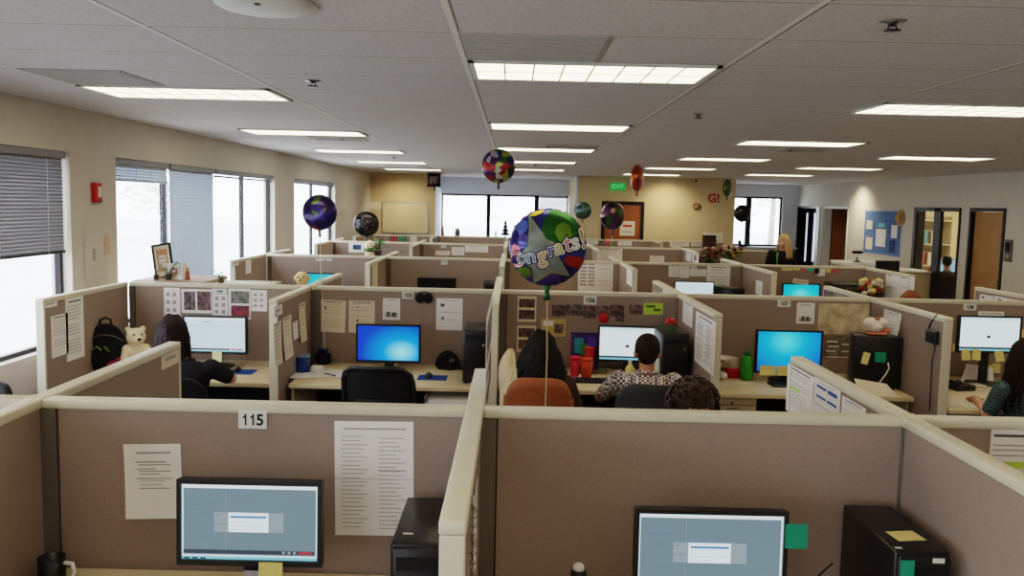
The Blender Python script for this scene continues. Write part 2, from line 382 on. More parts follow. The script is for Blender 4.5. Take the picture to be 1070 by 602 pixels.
blind('pale closed blind hanging down to the sill behind the certificate frame', BX, 8.64, 9.92, 2.39, .93, M_BLINDW, 63, step=.0268)
blind('dark raised blind at top of the window right of the closed blind', BX, 9.96, 12.28, 2.39, 2.30, M_BLIND, 5, stack=True, strings=False)
blind('raised blind at top of the third window behind the purple balloon', BX, 13.42, 16.43, 2.39, 2.31, M_BLIND, 5, stack=True, strings=False)
def blind_y(label, Y, x0, x1, ztop, zbot, m):
    r = thing('window_blind', label, 'blind', ((x0+x1)/2, Y, zbot)); hw = (x1-x0)/2; h = ztop-zbot
    MB().box(-hw,hw,-.02,.02,h-.04,h).build('headrail', m, r); s = MB(); z = .03
    while z < h-.05: s.box(-hw+.01,hw-.01,-.012,.012,-.0006,.0006,0,0,Matrix.Translation((0,0,z)) @ Matrix.Rotation(R_(62),4,'X')); z += .027
    s.build('slats', m, r); MB().box(-hw,hw,-.012,.012,0,.02).build('bottom_rail', m, r)
blind_y('grey closed blind over the right part of the far window', YB-.03, .66, 1.38, 2.30, .97, mat('mid grey slat',(176,180,190),.5))

# outside
gr = MB().box(-60,60,-30,90,-.6,-.5); o = gr.build('outside_ground', M_OUT); o['kind'] = 'structure'
def tree(label, x, y, h, r):
    t = thing('tree', label, 'tree', (x,y,-.5)); MB().tube([(0,0,0),(.1,0,h*.3),(0,.1,h*.6)], [.2,.15,.08], 8).build('trunk', mat('haze-paled bark',(150,140,130)), t)
    c = MB(); rnd = random.Random(int(x*10))
    for k in range(420):
        p = Vector((rnd.gauss(0,1),rnd.gauss(0,1),rnd.gauss(0,1))).normalized()*r*rnd.uniform(.4,1); q = p+Vector((0,0,h*.62)); a = rnd.uniform(0,6.28); s_ = .3
        u = Vector((math.cos(a),math.sin(a),rnd.uniform(-.5,.5)))*s_; v = Vector((-math.sin(a),math.cos(a),rnd.uniform(-.8,.8)))*s_*.6
        c.quad(q-u,q-v,q+u,q+v)
    c.build('foliage', M_OUTLEAF, t)
tree('hazy tree seen through the window right of the closed blind', -19, 47, 7, 3)
tree('hazy tree seen through the far right window', 15.5, 52, 9, 3.6)
tree('pale tree seen through the window above the certificate frame', -26, 50, 5, 2)

# doors
def door_leaf(n, X, y0, y1, m, swing=0):
    r = thing('door_%d' % n, None, None); r['kind'] = 'structure'
    f = .06
    MB().box(X-.02,X+.16,y0,y0+f,0,ZD).box(X-.02,X+.16,y1-f,y1,0,ZD).box(X-.02,X+.16,y0+f,y1-f,ZD-f,ZD).build('door_frame', M_DARKFRAME, r)
    MB().box(X+.05,X+.095,y0+f+.005,y1-f-.005,.01,ZD-f-.005).build('door_panel', m, r)
    h = MB().tube([(X+.05,y0+f+.07,1.0),(X,y0+f+.07,1.0),(X,y0+f+.19,1.0)], .011, 8); h.build('door_handle', M_METAL, r)
door_leaf(1, XR_W, DO[0][0], DO[0][1], M_WOOD)
# glazed office front
r = thing('door_2', None, None); r['kind'] = 'structure'
a, b = DO[1]; X = XR_W
MB().box(X-.02,X+.04,a,a+.05,0,ZD).box(X-.02,X+.16,b-.10,b,0,ZD).box(X-.02,X+.04,a,b,ZD-.07,ZD).box(X-.02,X+.04,15.36,15.60,0,ZD).box(X-.02,X+.16,a,b,0,.1).build('door_frame', M_DARKFRAME, r)
MB().box(X+.005,X+.013,a+.05,15.36,.1,ZD-.07).build('pane', M_GLASS, r); MB().box(X+.005,X+.013,15.60,b-.16,.1,ZD-.07).build('pane', M_GLASS, r)
# far openings: white door leaf standing open, glowing strips in place of daylight behind
def open_door(n, a, b):
    r = thing('door_%d' % n, None, None); r['kind'] = 'structure'; X = XR_W
    MB().box(X-.02,X+.16,a,a+.05,0,ZD).box(X-.02,X+.16,b-.05,b,0,ZD).box(X-.02,X+.16,a,b,ZD-.05,ZD).build('door_frame', M_DARKFRAME if n == 4 else M_WHITE, r)
    return r
d3 = open_door(3, *DO[2]); d4 = open_door(4, *DO[3])
MB().box(7.76,8.08,21.0,21.04,.01,2.1).build('door_panel', M_WOOD2, d3)
MB().box(7.75,8.9,23.2,23.28,.01,2.3).build('door_panel', mat('navy glass',(30,36,62),.25,spec=.6), d4); MB().box(8.06,8.14,23.18,23.2,.7,2.0).box(7.86,7.89,23.18,23.2,.7,2.0).build('pane', mat('daylight stand-in glow',(220,228,240),.4,emit=1.2), d4)  # strips glow to stand in for daylight; no window is cut there
MB().box(7.48,7.53,21.17,21.40,.0,2.16).build('door_edge', M_WHITE, d3)
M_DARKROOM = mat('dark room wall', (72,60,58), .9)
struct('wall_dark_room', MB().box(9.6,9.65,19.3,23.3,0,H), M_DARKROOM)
# exit door on the far tan wall
r = thing('door_5', None, None); r['kind'] = 'structure'
MB().box(1.98,2.06,YC-.03,YC,0,2.18).box(2.86,2.94,YC-.03,YC,0,2.18).box(2.06,2.86,YC-.03,YC,2.10,2.18).build('door_frame', M_DARKFRAME, r)
MB().box(2.06,2.86,YC-.015,YC-.001,.01,2.10).build('door_panel', M_WOOD2, r)
MB().box(2.12,2.2,YC-.06,YC-.015,.95,1.05).build('door_handle', M_METAL, r)

# ------------------------------------------------------------------ ceiling fittings
cols = [(-2.69+.03,-1.465-.03,'window-side'),(-.245+.02,.975-.02,'left-centre'),(2.195+.03,3.415-.03,'right-centre'),(4.635-.2,5.855-.2,'right-hand')]
ords = ['nearest','second','third','fourth','fifth','sixth','seventh','eighth']
for ci, (x0, x1, cn) in enumerate(cols):
    y0 = (5.27 if ci in (0,2) else 4.06)-3.05*4  # columns start behind the camera: unseen lights added to brighten the front row
    k = 0; n = 0
    while y0 < 19.2:
        vis = y0 > (4.6 if ci == 2 else 4.0 if ci < 2 else 9)
        if vis: n += 1
        lab = ('lit ceiling light, %s of the %s column counting from the camera' % (ords[n-1], cn)) if vis else 'ceiling light panel over the near end of the %s column, outside the picture' % cn
        t = thing('ceiling_light', lab, 'ceiling light', ((x0+x1)/2, y0+.3, H), group='recessed ceiling light panels')
        hw = (x1-x0)/2; hd = .285
        MB().box(-hw,hw,-hd,-hd+.03,-.012,-.001).box(-hw,hw,hd-.03,hd,-.012,-.001).box(-hw,-hw+.025,-hd,hd,-.012,-.001).box(hw-.025,hw,-hd,hd,-.012,-.001).build('fixture_frame', M_WHITE, t)
        MB().box(-hw+.025,hw-.025,-hd+.03,hd-.03,-.008,-.002).build('light_lens', M_LENS, t)
        if y0 < 6:
            g = MB()
            for q in range(1, 8): xx = -hw+.025+(2*hw-.05)*q/8; g.box(xx-.004,xx+.004,-hd+.03,hd-.03,-.011,-.008)
            g.box(-hw+.025,hw-.025,-.004,.004,-.011,-.008); g.build('lens_ribs', mat('lens rib',(196,176,130),.5), t)
        y0 += 3.05; k += 1
M_VENT = mat('grey return grille', (186,182,178), .7, var=.05)
def vent(label, x0, x1, y0, y1):
    t = thing('air_vent', label, 'vent', ((x0+x1)/2,(y0+y1)/2,H)); hw = (x1-x0)/2; hd = (y1-y0)/2
    MB().box(-hw,hw,-hd,hd,-.006,-.001).build('vent_frame', M_VENT, t)
    s = MB()
    for k in range(14): yy = -hd+.03+(2*hd-.06)*k/13; s.box(-hw+.02,hw-.02,yy-.008,yy+.008,-.011,-.006)
    s.build('vent_slats', M_VENT, t)
vent('grey air return grille beside the nearest light of left-centre column', -.225, .37, 3.44, 4.02)
vent('grey air return grille left of the window-side ceiling light', -2.66, -2.1, 4.66, 5.24)
vent('small grey ceiling grille beyond the second left-centre light', .35, .94, 9.6, 10.2)
vent('small grey ceiling grille beyond the second window-side light', -2.2, -1.6, 9.0, 9.6)
vent('small grey ceiling grille behind the second right-centre light', 2.9, 3.4, 9.3, 9.85)
# round access point
p = atz(278, 3.5, H); t = thing('ceiling_speaker', 'round white disc fitting on the ceiling near the top left', 'ceiling speaker', (p.x,p.y,H))
MB().lathe([(.17,-.001),(.17,-.008),(.15,-.018),(.09,-.026),(.001,-.028)], n=32).build('disc_cover', M_WHITE, t)
MB().ell((0,-.1,-.0235),(.012,.012,.006)).build('status_dot', M_INKD, t); MB().tube([(-.17,0,-.006),(-.12,0,-.004)],.002,5).build('rim_clip', M_INK, t)
for px, py, lab in [(933,22,'sprinkler head at the upper right of the ceiling'),(730,119,'small sprinkler head right of the big middle ceiling light'),(327,84,'small sprinkler head right of the window-side light'),(559,172,'tiny sprinkler head behind the ceiling balloon'),(826,155,'tiny sprinkler head below the right-centre light'),(357,143,'tiny sprinkler head beyond the second window-side light'),(412,164,'tiny sprinkler head near the far left lights')]:
    p = atz(px, py, H); t = thing('sprinkler', lab, 'sprinkler', (p.x,p.y,H)); t.scale = (1,1,.62)
    MB().lathe([(.045,0),(.045,-.006),(.02,-.012),(.012,-.03),(.002,-.031)], n=14).build('escutcheon', M_METAL, t)
    q = MB().lathe([(.028,-.05),(.03,-.053),(.001,-.054)], n=12); q.tube([(.012,0,-.03),(.016,0,-.042),(.004,0,-.051)],.003,5); q.tube([(-.012,0,-.03),(-.016,0,-.042),(-.004,0,-.051)],.003,5); q.build('deflector', M_DARKFRAME, t)

# ------------------------------------------------------------------ cubicle partitions
PT = 1.37; TH = .05
ROW = {1:2.92, 2:7.0, 3:10.95, 4:14.9, 5:18.2}
GXL = [-3.15,-1.63,-.12,1.38,2.95,4.5]
def panel(label, length, loc, rz, end0=False, end1=False, post0=False, h=PT):
    # runs along local +x from 0 to length
    t = thing('cubicle_partition', label, 'partition', loc, rz, 'fabric cubicle partitions')
    e0 = .02 if end0 else 0; e1 = .02 if end1 else 0; p0 = .05 if post0 else 0
    MB().box(e0+p0,length-e1,-TH/2,TH/2,.10,h-.034).build('fabric_panel', M_FAB, t)
    MB().box(e0+p0,length-e1,-TH/2+.006,TH/2-.006,.0,.10).build('kick_plate', M_POST, t)
    MB().box(0,length,-TH/2-.006,TH/2+.006,h-.034,h,0,.006,seg=2).build('top_cap', M_CAP, t)
    for on, xa, xb in ((end0,0,.02),(end1,length-.02,length)):
        if on: MB().box(xa,xb,-TH/2-.004,TH/2+.004,0,h-.034,0,.003).build('end_cap', M_CAP, t)
    if post0:
        MB().box(.0,p0-.006,-TH/2-.008,TH/2+.008,0,h-.034).build('connector_post', M_POST, t)
        MB().box(p0-.006,p0,-TH/2+.004,TH/2-.004,0,h-.034).build('seam', M_GAP, t)
    return t
rown = {1:'front row',2:'second row',3:'third row',4:'fourth row',5:'farthest row'}
bayn = {0:'beside the windows',1:'left of the middle spine',2:'right of the middle spine',3:'second bay right of the spine',4:'third bay right of the spine'}
PL = {(1,0):'taupe front partition at the far left edge, mostly cut off by the picture',
      (1,1):'wide taupe front partition carrying sign 115 and two pinned papers',
      (1,2):'wide bare taupe front partition behind the front right monitor',
      (1,3):'taupe front partition at right edge with one pinned notice',
      (2,0):'taupe partition behind the dark-haired woman, under the row of photo sheets',
      (2,1):'taupe partition with sign 105 and four white pages',
      (2,2):'taupe partition with photo collage behind the man in checked shirt',
      (2,3):'taupe partition with sign 107 and the brown poster',
      (2,4):'taupe partition with sign 108 at the right edge'}
for rw, Y in ROW.items():
    for i in range(5):
        if rw == 1 and i == 4: continue
        x0, x1 = GXL[i], GXL[i+1]
        if rw == 4 and i == 4: x1 = 4.85
        lab = PL.get((rw,i), 'taupe back partition of the %s, %s' % (rown[rw], bayn[i]))
        panel(lab, x1-x0-.066, (x0+.033,Y,0), 0, post0=True, end1=(rw in (3,4,5) and i == 4 and False))
# side wings: (row, grid line, far end y, label)
def wing(X, y0, y1, label, e0, e1): panel(label, y1-y0, (X,y0,0), math.pi/2, end0=e0, end1=e1)
linen = ['the window-side line','the left line','the middle spine','the right line','the second right line','the far right line']
W = [(1,1,1.3,'n','taupe side partition at left edge beside the 115 desk'),(1,2,1.84,'n','side partition of middle spine ending beside the two front desks'),(1,3,1.3,'n','long taupe side partition running out of frame at lower right'),
     (1,1,4.13,'f','low side partition with a small name tag, behind the front left partition'),(1,2,3.62,'f','short side partition beyond the front partition on the middle spine'),(1,3,4.10,'f','side partition with three printed sheets facing the curly head'),
     (2,0,5.70,'n','side partition with two tall papers beside the black backpack'),(2,1,5.95,'n','side partition with curled papers between signs 104 and 105'),(2,2,5.97,'n','side partition of middle spine between sign 105 and the collage bay'),(2,3,5.70,'n','side partition with a large sheet between the checked man and sign 107'),(2,4,5.76,'n','side partition with a hanging black cable between signs 107 and 108'),
     (2,1,8.25,'f','side partition cap in front of the aqua monitor near the plush toy'),(2,2,8.25,'f','middle spine side partition beyond the second row'),(2,3,8.25,'f','side partition in front of the white monitor of the third row'),(2,4,8.05,'f','side partition with small colour pictures near the aqua monitor on the right'),(2,5,8.3,'f','side partition with two sheets at the right edge beyond sign 108')]
for i in range(6):
    if i != 5: W.append((3,i,9.66,'n','near side partition of the third row on %s' % linen[i]))
    W.append((3,i,12.1,'f','far side partition of the third row on %s' % linen[i]))
    if i < 5:
        W.append((4,i,13.75,'n','near side partition of the fourth row on %s' % linen[i])); W.append((4,i,16.0,'f','far side partition of the fourth row on %s' % linen[i]))
        W.append((5,i,17.1,'n','side partition of the farthest row on %s' % linen[i]))
W.append((3,5,9.66,'n','end partition with two white sheets below the blue notice board'))
for rw, g, ye, d, lab in W:
    X = GXL[g]; Y = ROW[rw]
    if rw == 2 and g == 1: X -= .03
    if d == 'n': wing(X, ye, Y-.033, lab, True, False)
    else: wing(X, Y+.033, ye, lab, False, True)
# junction caps where four partitions meet
for rw in (1,2,3,4):
    for g in range(1,5):
        if rw == 1 and g > 3: continue
        w = {(1,1):'left front crossing of partitions',(1,2):'middle front crossing of partitions',(1,3):'right front crossing of partitions'}.get((rw,g), 'crossing of the %s partitions on %s' % (rown[rw], linen[g]))
        o = MB().box(GXL[g]-.034,GXL[g]+.034,ROW[rw]-.034,ROW[rw]+.034,0,PT-.036).box(GXL[g]-.033,GXL[g]+.033,ROW[rw]-.033,ROW[rw]+.033,PT-.036,PT+.003,1,.006).build('partition_post', [M_POST,M_CAP])
        tag(o, 'beige capped post at the '+w, 'post', 'partition corner posts')
WORLD, VIEW, LOOK, EXPO = 7.0, 'Filmic', 'Medium High Contrast', 0.3
# ------------------------------------------------------------------ papers, signs, notes
def sheet(name, label, cat, loc, w, h, rects=(), rz=0, roll=0, curl=0., base=None, group=None, nv=8):
    # faces local -y; rects = (u0,v0,u1,v1,material), u to the right, v up, both 0..1
    mats = [base or M_PAPER]; mb = MB()
    def bend(v): return -curl*(1-v)**2*h if curl > 0 else curl*(v)**2*h*-1*-1
    def P(u, v, off): return ((u-.5)*w, bend(v)-off, (v-.5)*h)
    vs = []; fs = []
    for j in range(nv+1):
        v = j/nv; vs += [P(0,v,0),P(1,v,0),P(0,v,-.0008),P(1,v,-.0008)]
    for j in range(nv):
        a = j*4; fs += [(a,a+1,a+5,a+4),(a+2,a+6,a+7,a+3),(a,a+4,a+6,a+2),(a+1,a+3,a+7,a+5)]
    fs += [(0,2,3,1),(nv*4,nv*4+1,nv*4+3,nv*4+2)]
    mb.add(vs, fs, 0)
    for k, (u0,v0,u1,v1,m) in enumerate(rects):
        if m not in mats: mats.append(m)
        mi = mats.index(m); o = .0006+.00025*(k % 5)
        n = max(1, int((v1-v0)*nv))
        for q in range(n):
            a = v0+(v1-v0)*q/n; b = v0+(v1-v0)*(q+1)/n
            mb.quad(P(u0,a,o),P(u1,a,o),P(u1,b,o),P(u0,b,o),mi)
    o = mb.build(name, mats, None, loc, (0,roll,rz))
    return tag(o, label, cat, group)
def doc(seed, n=14, cols=1, title=True, top=.93, bot=.08, m=None, dens=.8):
    rnd = random.Random(seed); m = m or M_INK; out = []
    if title: out.append((.16,.93,.84,.955,M_INKD)); top = .87
    cw = .84/cols
    for c in range(cols):
        for k in range(n):
            if rnd.random() > dens: continue
            v = top-(top-bot)*k/n; u0 = .08+c*cw+rnd.choice([0,0,.05,.09]); u1 = .08+(c+1)*cw-.03-rnd.random()*.25*cw
            out.append((u0, v-.010, max(u0+.05,u1), v+.004, m))
    return out
def onrow(Y, px0, py0, px1, py1, off=.028):
    a = at(px0,py0,Y-off); b = at(px1,py1,Y-off)
    return Vector(((a.x+b.x)/2, Y-off, (a.z+b.z)/2)), abs(b.x-a.x), abs(a.z-b.z)
def pin(Y, box, label, rects=(), cat='paper', name='paper_sheet', **k):
    c, w, h = onrow(Y, *box); return sheet(name, label, cat, c, w, h, rects, **k)
def pinx(X, side, pa, pb, label, rects=(), cat='paper', name='paper_sheet', **k):
    # side +1: sheet on the +x face of a side wing, seen from the right; pa, pb = top-left and bottom-right pixels
    Xf = X+side*.028; a = atx(*pa, Xf); b = atx(*pb, Xf)
    return sheet(name, label, cat, Vector((Xf,(a.y+b.y)/2,(a.z+b.z)/2)), abs(a.y-b.y), abs(a.z-b.z), rects, rz=side*math.pi/2, **k)
def number_sign(Y, box, txt, label):
    c, w, h = onrow(Y, *box, off=.031)
    t = thing('number_sign', label, 'sign', c, 0, 'cubicle number signs')
    MB().box(-w/2,w/2,-.002,.004,-h/2,h/2,0,.0015).build('placard', M_WHITE, t)
    nm = MB(); ds = min(h*.62, w*.86/len(txt)/.62); gw = ds*.64; x = -gw*len(txt)/2
    for ch in txt:
        if ch == '1': nm.prism([(x+gw*a,ds*b) for a,b in [(.48,-.5),(.70,-.5),(.70,.5),(.54,.5),(.44,.36),(.22,.24),(.22,.08),(.48,.20)]], -.0035, -.0021)
        else:
            vs, fs = text_mesh(ch, ds*1.36, off=.035*ds); y0 = min(v.y for v in vs); y1 = max(v.y for v in vs); cx = (min(v.x for v in vs)+max(v.x for v in vs))/2; k = ds/(y1-y0)
            nm.add([(x+gw/2+(v.x-cx)*k,-.0028-v.z,(v.y-(y0+y1)/2)*k) for v in vs], fs, 0)
        x += gw
    nm.build('number', M_MATTE, t)
M_INKF = mat('pale print', (190,186,188), .9, var=.08)
def blank_sign(Y, box, label): return pin(Y, box, label, [(.15,.3,.4,.7,M_INK),(.5,.3,.85,.7,M_INK)], cat='sign', name='number_sign', base=M_WHITE)
Y1, Y2, Y3, Y4, Y5 = [ROW[k] for k in (1,2,3,4,5)]
number_sign(Y1,(249,428.5,279,448.5),'115','white number sign 115 on the front left partition')
number_sign(Y2,(420,304.8,432.5,312.5),'105','small white sign 105 below the partition top edge')
number_sign(Y2,(610,309,623,318.5),'106','small white sign 106 above the photo collage')
number_sign(Y2,(812.5,313.8,826,321),'107','small white sign 107 on the partition above the blue screen')
number_sign(Y2,(1007,317.5,1020,324.5),'108','small white sign 108 above the monitor at the right')
number_sign(Y2,(221.5,301.5,237,307.5),'104','small white sign 104 over the row of photo sheets')
# front row papers
o = pin(Y1,(130,463.5,191,541.5),'white printed page left of the 115 monitor',[(.22,.87,.82,.895,M_INK),(.2,.75,.74,.77,M_INK),(.24,.715,.82,.73,M_INK),(.2,.66,.55,.675,M_INK),(.26,.63,.8,.645,M_INK),(.26,.59,.62,.605,M_INK),(.2,.53,.84,.545,M_INK),(.26,.5,.7,.51,M_INK),(.26,.45,.66,.46,M_INK),(.26,.4,.8,.415,M_INK)],curl=.05,roll=R_(-2))
pin(Y1,(350,439.5,431.5,560.5),'long white two-column notice with a fold, right of the 115 sign',
    [(.12,.928,.9,.942,M_INK)]+[(.08+.02*(k%2),.9-.036*k,.42-.05*((k*7)%3),.909-.036*k,M_INKF) for k in range(1,24)]+[(.56,.85-.036*k,.9-.06*((k*5)%3),.859-.036*k,M_INKF) for k in range(0,23)]+[(.55,.567,.9,.578,M_INK),(0,.495,1,.5,M_INK)], roll=R_(-.6), group=None)
pin(Y1,(1036,448,1090,520),'printed notice with lime highlight at the right edge of the front row',[(.05,.88,.9,.92,M_INKD),(.05,.75,.9,.77,M_INK),(.05,.68,.8,.70,M_INK),(.05,.6,.85,.62,M_INK),(.05,.42,1,.52,M_LIME)])
pinx(1.38,-1,(823.5,379),(848.5,449),'page with green highlight on the right front side partition, leftmost of three',doc(3,12)+[(.1,.52,.5,.57,M_LIME)])
pinx(1.38,-1,(851,393),(875.5,457),'page with blue bars, middle of three on the right side partition',[(.12,.80,.5,.86,M_BLUEP),(.55,.78,.9,.87,M_BLUEP),(.12,.58,.5,.63,M_BLUEP),(.55,.58,.9,.64,M_BLUEP),(.2,.92,.8,.94,M_INK),(.1,.4,.8,.42,M_INK)])
pinx(1.38,-1,(880,413),(902,470),'plain page nearest the corner, rightmost of three on the side partition',doc(5,8))
pinx(-1.63,1,(168.5,369),(187,378.5),'small name tag on the end of the low side partition',[(.2,.4,.8,.6,M_INK)],cat='name tag',name='name_tag',base=M_PAPERW)
# bits on the spine wing between the two front desks
sheet('paper_sheet','pale sheet hanging on the right side of the front spine partition','paper',(-.12+.029,2.42,1.05),.22,.40,doc(9,10),rz=math.pi/2)
bb = MB()
for k in range(16): bb.ell((-.12+.036,2.13+.02*math.sin(k*1.1),1.30-.016*k),(.007,.007,.007),0,None,8,6)
bb.tube([(-.12+.034,2.13,1.33),(-.12+.036,2.135,1.05)],.0015,5)
tag(bb.build('bead_string', M_METAL),'silver bead string hanging on the front spine partition','bead string')
# second row, window bay
M_PH = [mat('photo %d' % i, c, .5, kind='voronoi', scale=s, rgb2=c2) for i,(c,c2,s) in enumerate([((140,126,126),(26,30,44),26),((140,110,108),(34,28,36),30),((150,150,140),(50,70,60),24),((170,70,80),(60,50,70),26),((130,104,98),(24,18,20),26),((150,124,120),(28,24,32),30)])]
heads = [(.15+.4*(k%2),.72-.26*(k//2),.36+.4*(k%2),.84-.26*(k//2),M_INK) for k in range(6)]
pin(Y2,(171,300.5,188.5,332.5),'photo sheet of small grey pictures, leftmost in the row above the woman',heads)
pin(Y2,(189.5,302,221.5,327.5),'white sheet with two colour photos above the woman\'s monitor',[(.08,.12,.46,.9,M_PH[0]),(.52,.12,.97,.92,M_PH[1])],name='photo_sheet')
pin(Y2,(222,307.5,238,330.5),'photo sheet below sign 104',[(.15+.45*(k%2),.72-.3*(k//2),.4+.45*(k%2),.9-.3*(k//2),M_INK) for k in range(6)])
pin(Y2,(238.5,301.5,262,334),'white sheet with two stacked colour photos right of sign 104',[(.12,.52,.94,.92,M_PH[2]),(.12,.08,.94,.45,M_PH[3])],name='photo_sheet')
pin(Y2,(262.5,303,279,325.5),'photo sheet rightmost in the row, next to the side partition',heads)
pinx(-3.15,1,(53,331),(72,369),'tall white page lower left on the window-side partition',doc(12,12))
pinx(-3.15,1,(68,313),(88.5,372),'tall white page upper right on the window-side partition',doc(13,16))
pinx(-3.15,1,(44.5,315.5),(60,319.5),'thin white name tag near the end of the window-side partition',[(.2,.4,.8,.6,M_INK)],cat='name tag',name='name_tag')
# 105
pin(Y2,(333.5,313.5,361,347.5),'cream printed page, leftmost on the 105 partition',doc(21,9)+[(.2,.72,.26,.8,M_INKD)],base=M_PAPERW,roll=R_(2))
pin(Y2,(364.5,314,391.5,348),'cream printed page, second from left on the 105 partition',doc(22,9)+[(.3,.35,.38,.42,M_INKD),(.3,.78,.38,.84,M_INK)],base=M_PAPERW)
pin(Y2,(400,311.5,418,334.5),'small white page with a row of figures left of sign 105',[(.2,.9,.8,.93,M_INK),(.15,.12,.85,.34,M_INK),(.25,.15,.4,.38,M_INKD),(.55,.15,.75,.35,M_INKD)])
pin(Y2,(456,311.5,483,345.5),'white page with two dark dots right of the black mask',[(.16,.74,.32,.83,M_INKD),(.2,.34,.3,.42,M_INKD)]+doc(25,7,title=False,dens=.5))
pinx(-1.66,1,(286,338.5),(294,378.5),'curled page nearest the end of the partition left of desk 105',doc(31,8),base=M_PAPERW,curl=.04)
pinx(-1.66,1,(295.5,333),(304.5,371),'curled page second from the end of the partition left of desk 105',doc(32,8),base=M_PAPERW,curl=.06)
pinx(-1.66,1,(306,337),(311,353),'small white slip between the curled pages left of desk 105',doc(33,4),curl=.05)
pinx(-1.66,1,(312.5,318),(319,355),'curled page near the corner of the partition left of desk 105',doc(34,8),base=M_PAPERW,curl=.05)
pinx(-1.66,1,(286.5,321),(295,328),'thin name tag at end of the partition left of desk 105',[(.2,.4,.8,.6,M_INK)],cat='name tag',name='name_tag')
c, w, h = onrow(Y2,434,306,452.5,317.5,off=.045)
mk = MB(); mk.ell((-w*.22,0,0),(w*.27,.016,h*.48)); mk.ell((w*.22,0,0),(w*.27,.016,h*.48)); mk.box(-w*.3,w*.3,-.012,.012,-h*.15,h*.42,0,.005)
mk.tube([(-w*.45,0,h*.1),(-w*.3,.012,h*.5),(0,.014,h*.62),(w*.3,.012,h*.5),(w*.45,0,h*.1)],.004,6)
tag(mk.build('eye_mask', M_SEAT, None, c),'black eye mask hanging on the partition right of sign 105','eye mask')
# 106 collage
pin(Y2,(541,309.5,560,336.5),'two dark group photos on one sheet, upper left of the collage bay',[(.08,.56,.92,.9,M_PH[4]),(.08,.1,.92,.46,M_PH[4])],name='photo_sheet',base=M_PAPERW)
pin(Y2,(540.5,340,559.5,368),'two dark group photos on one sheet, lower left of the collage bay',[(.08,.56,.92,.9,M_PH[4]),(.08,.1,.92,.46,M_PH[5])],name='photo_sheet',base=M_PAPERW)
pin(Y2,(565,333,591,352),'tan card behind the long-haired woman\'s head',[(.1,.6,.5,.9,M_PAPER),(.55,.2,.9,.7,M_PH[5])],name='card',cat='card',base=M_CORK)
for q,(bx,lb,ph) in enumerate([((577,318.5,591,330.5),'first on the left',4),((591.5,318,609.5,330),'second, wide group shot',0),((610,319.5,623,333),'right below sign 106',1),((624,319.5,636.5,330.5),'third from right',5),((637.5,318.5,652,331),'second from right',4),((643,330.5,652,336),'tiny one below the strip',1),((657.5,318.5,671,328.5),'last one left of the green card',5)]):
    pin(Y2,bx,'photo in the collage strip above the man\'s monitor, '+lb,[(.0,.0,1,1,M_PH[ph])],name='photo_print',cat='photo',group='collage photos above the man')
pin(Y2,(673,316.5,692.5,329),'green card at the right end of the photo strip',[(.1,.6,.6,.8,M_LEAF),(.5,.3,.9,.5,M_LEAF)],name='card',cat='card',base=M_LIME)
o = MB().lathe([(.042,0),(.042,.003),(.001,.003)],n=24,M=Matrix.Rotation(math.pi/2,4,'X')).build('red_badge',M_RED,None,at(631,332.5,Y2-.028)); tag(o,'round red badge pinned just above the man\'s monitor','badge')
# side wings of 106
pinx(1.38,-1,(727.5,325),(745.5,394),'large printed sheet on the wing right of the checked man',doc(41,22,cols=2)); pinx(1.38,-1,(714,314),(723,343),'narrow page near the corner of the wing right of the checked man',doc(42,8))
pinx(-.12,1,(508.5,332),(513,400),'strip of photos on the spine wing beside the collage bay',[(.1,.1,.9,.45,M_PH[4]),(.1,.55,.9,.9,M_PH[5])],name='photo_sheet')
# 107
pin(Y2,(833,316,850.5,338.5),'small white page right of sign 107',[(.2,.86,.8,.9,M_INK),(.15,.1,.85,.3,M_INK),(.3,.12,.45,.36,M_INKD),(.55,.12,.7,.34,M_INKD)])
M_MAP = mat('tan mottled print',(232,214,182),.7,rgb2=(160,140,110),scale=11); M_MAP2 = mat('brown streaked print',(150,138,116),.7,rgb2=(84,76,62),scale=14)
pin(Y2,(856,317,911,350),'large tan mottled poster on the 107 partition',[(.0,.0,.62,.12,M_MAP)],name='poster',cat='poster',base=M_MAP)
pin(Y2,(861,350.5,892,375.5),'dark brown streaked poster below the tan poster',[(.1,.7,.45,.78,M_PAPERW),(.15,.5,.5,.57,M_PAPERW),(.1,.3,.4,.36,M_PAPERW),(.6,.6,.9,.67,M_PAPERW),(.6,.3,.9,.36,M_PAPERW),(.1,.05,.9,.1,M_PAPERW)],name='poster',cat='poster',base=M_MAP2)
pinx(2.95,-1,(924,323),(940,358),'curled white page on the wing beside the black computer',doc(51,7),curl=.16)
# black cable and adapter on the 107/108 wing
X = 2.95-.03
pts = [atx(979,329,X),atx(972,338,X),atx(969.5,346,X),atx(973,353,X)]
cb = MB().tube(pts,.005,6); pts = [atx(975,356,X),atx(977,364,X),atx(974,374,X),atx(973,392,X),atx(971,430,X)]; cb.tube(pts,.003,6); tag(cb.build('cable',M_BLACK),'black cable hanging down the wing between signs 107 and 108','cable')
p = atx(974.5,352,X-.012); tag(MB().box(-.02,.012,-.07,.07,-.045,.045,0,.006).box(-.024,-.02,-.03,.03,-.02,.02).build('power_adapter',M_BLACK,None,p),'black power adapter box on the wing beside sign 108','adapter')
# 108 stickies behind the monitor
for q,(bx,lb) in enumerate([((995,359,1003.5,367.5),'left of the 108 monitor, on its own'),((1062,344,1073,354),'right of the 108 monitor'),((1024.5,381,1036.5,391.5),'second row under the 108 monitor'),((1037.5,379.5,1045,390),'at the woman\'s hair below the 108 monitor')]):
    pin(Y2,bx,'yellow sticky note '+lb,(),name='sticky_note',cat='sticky note',base=M_YEL,group='yellow notes around the 108 monitor',curl=.08)

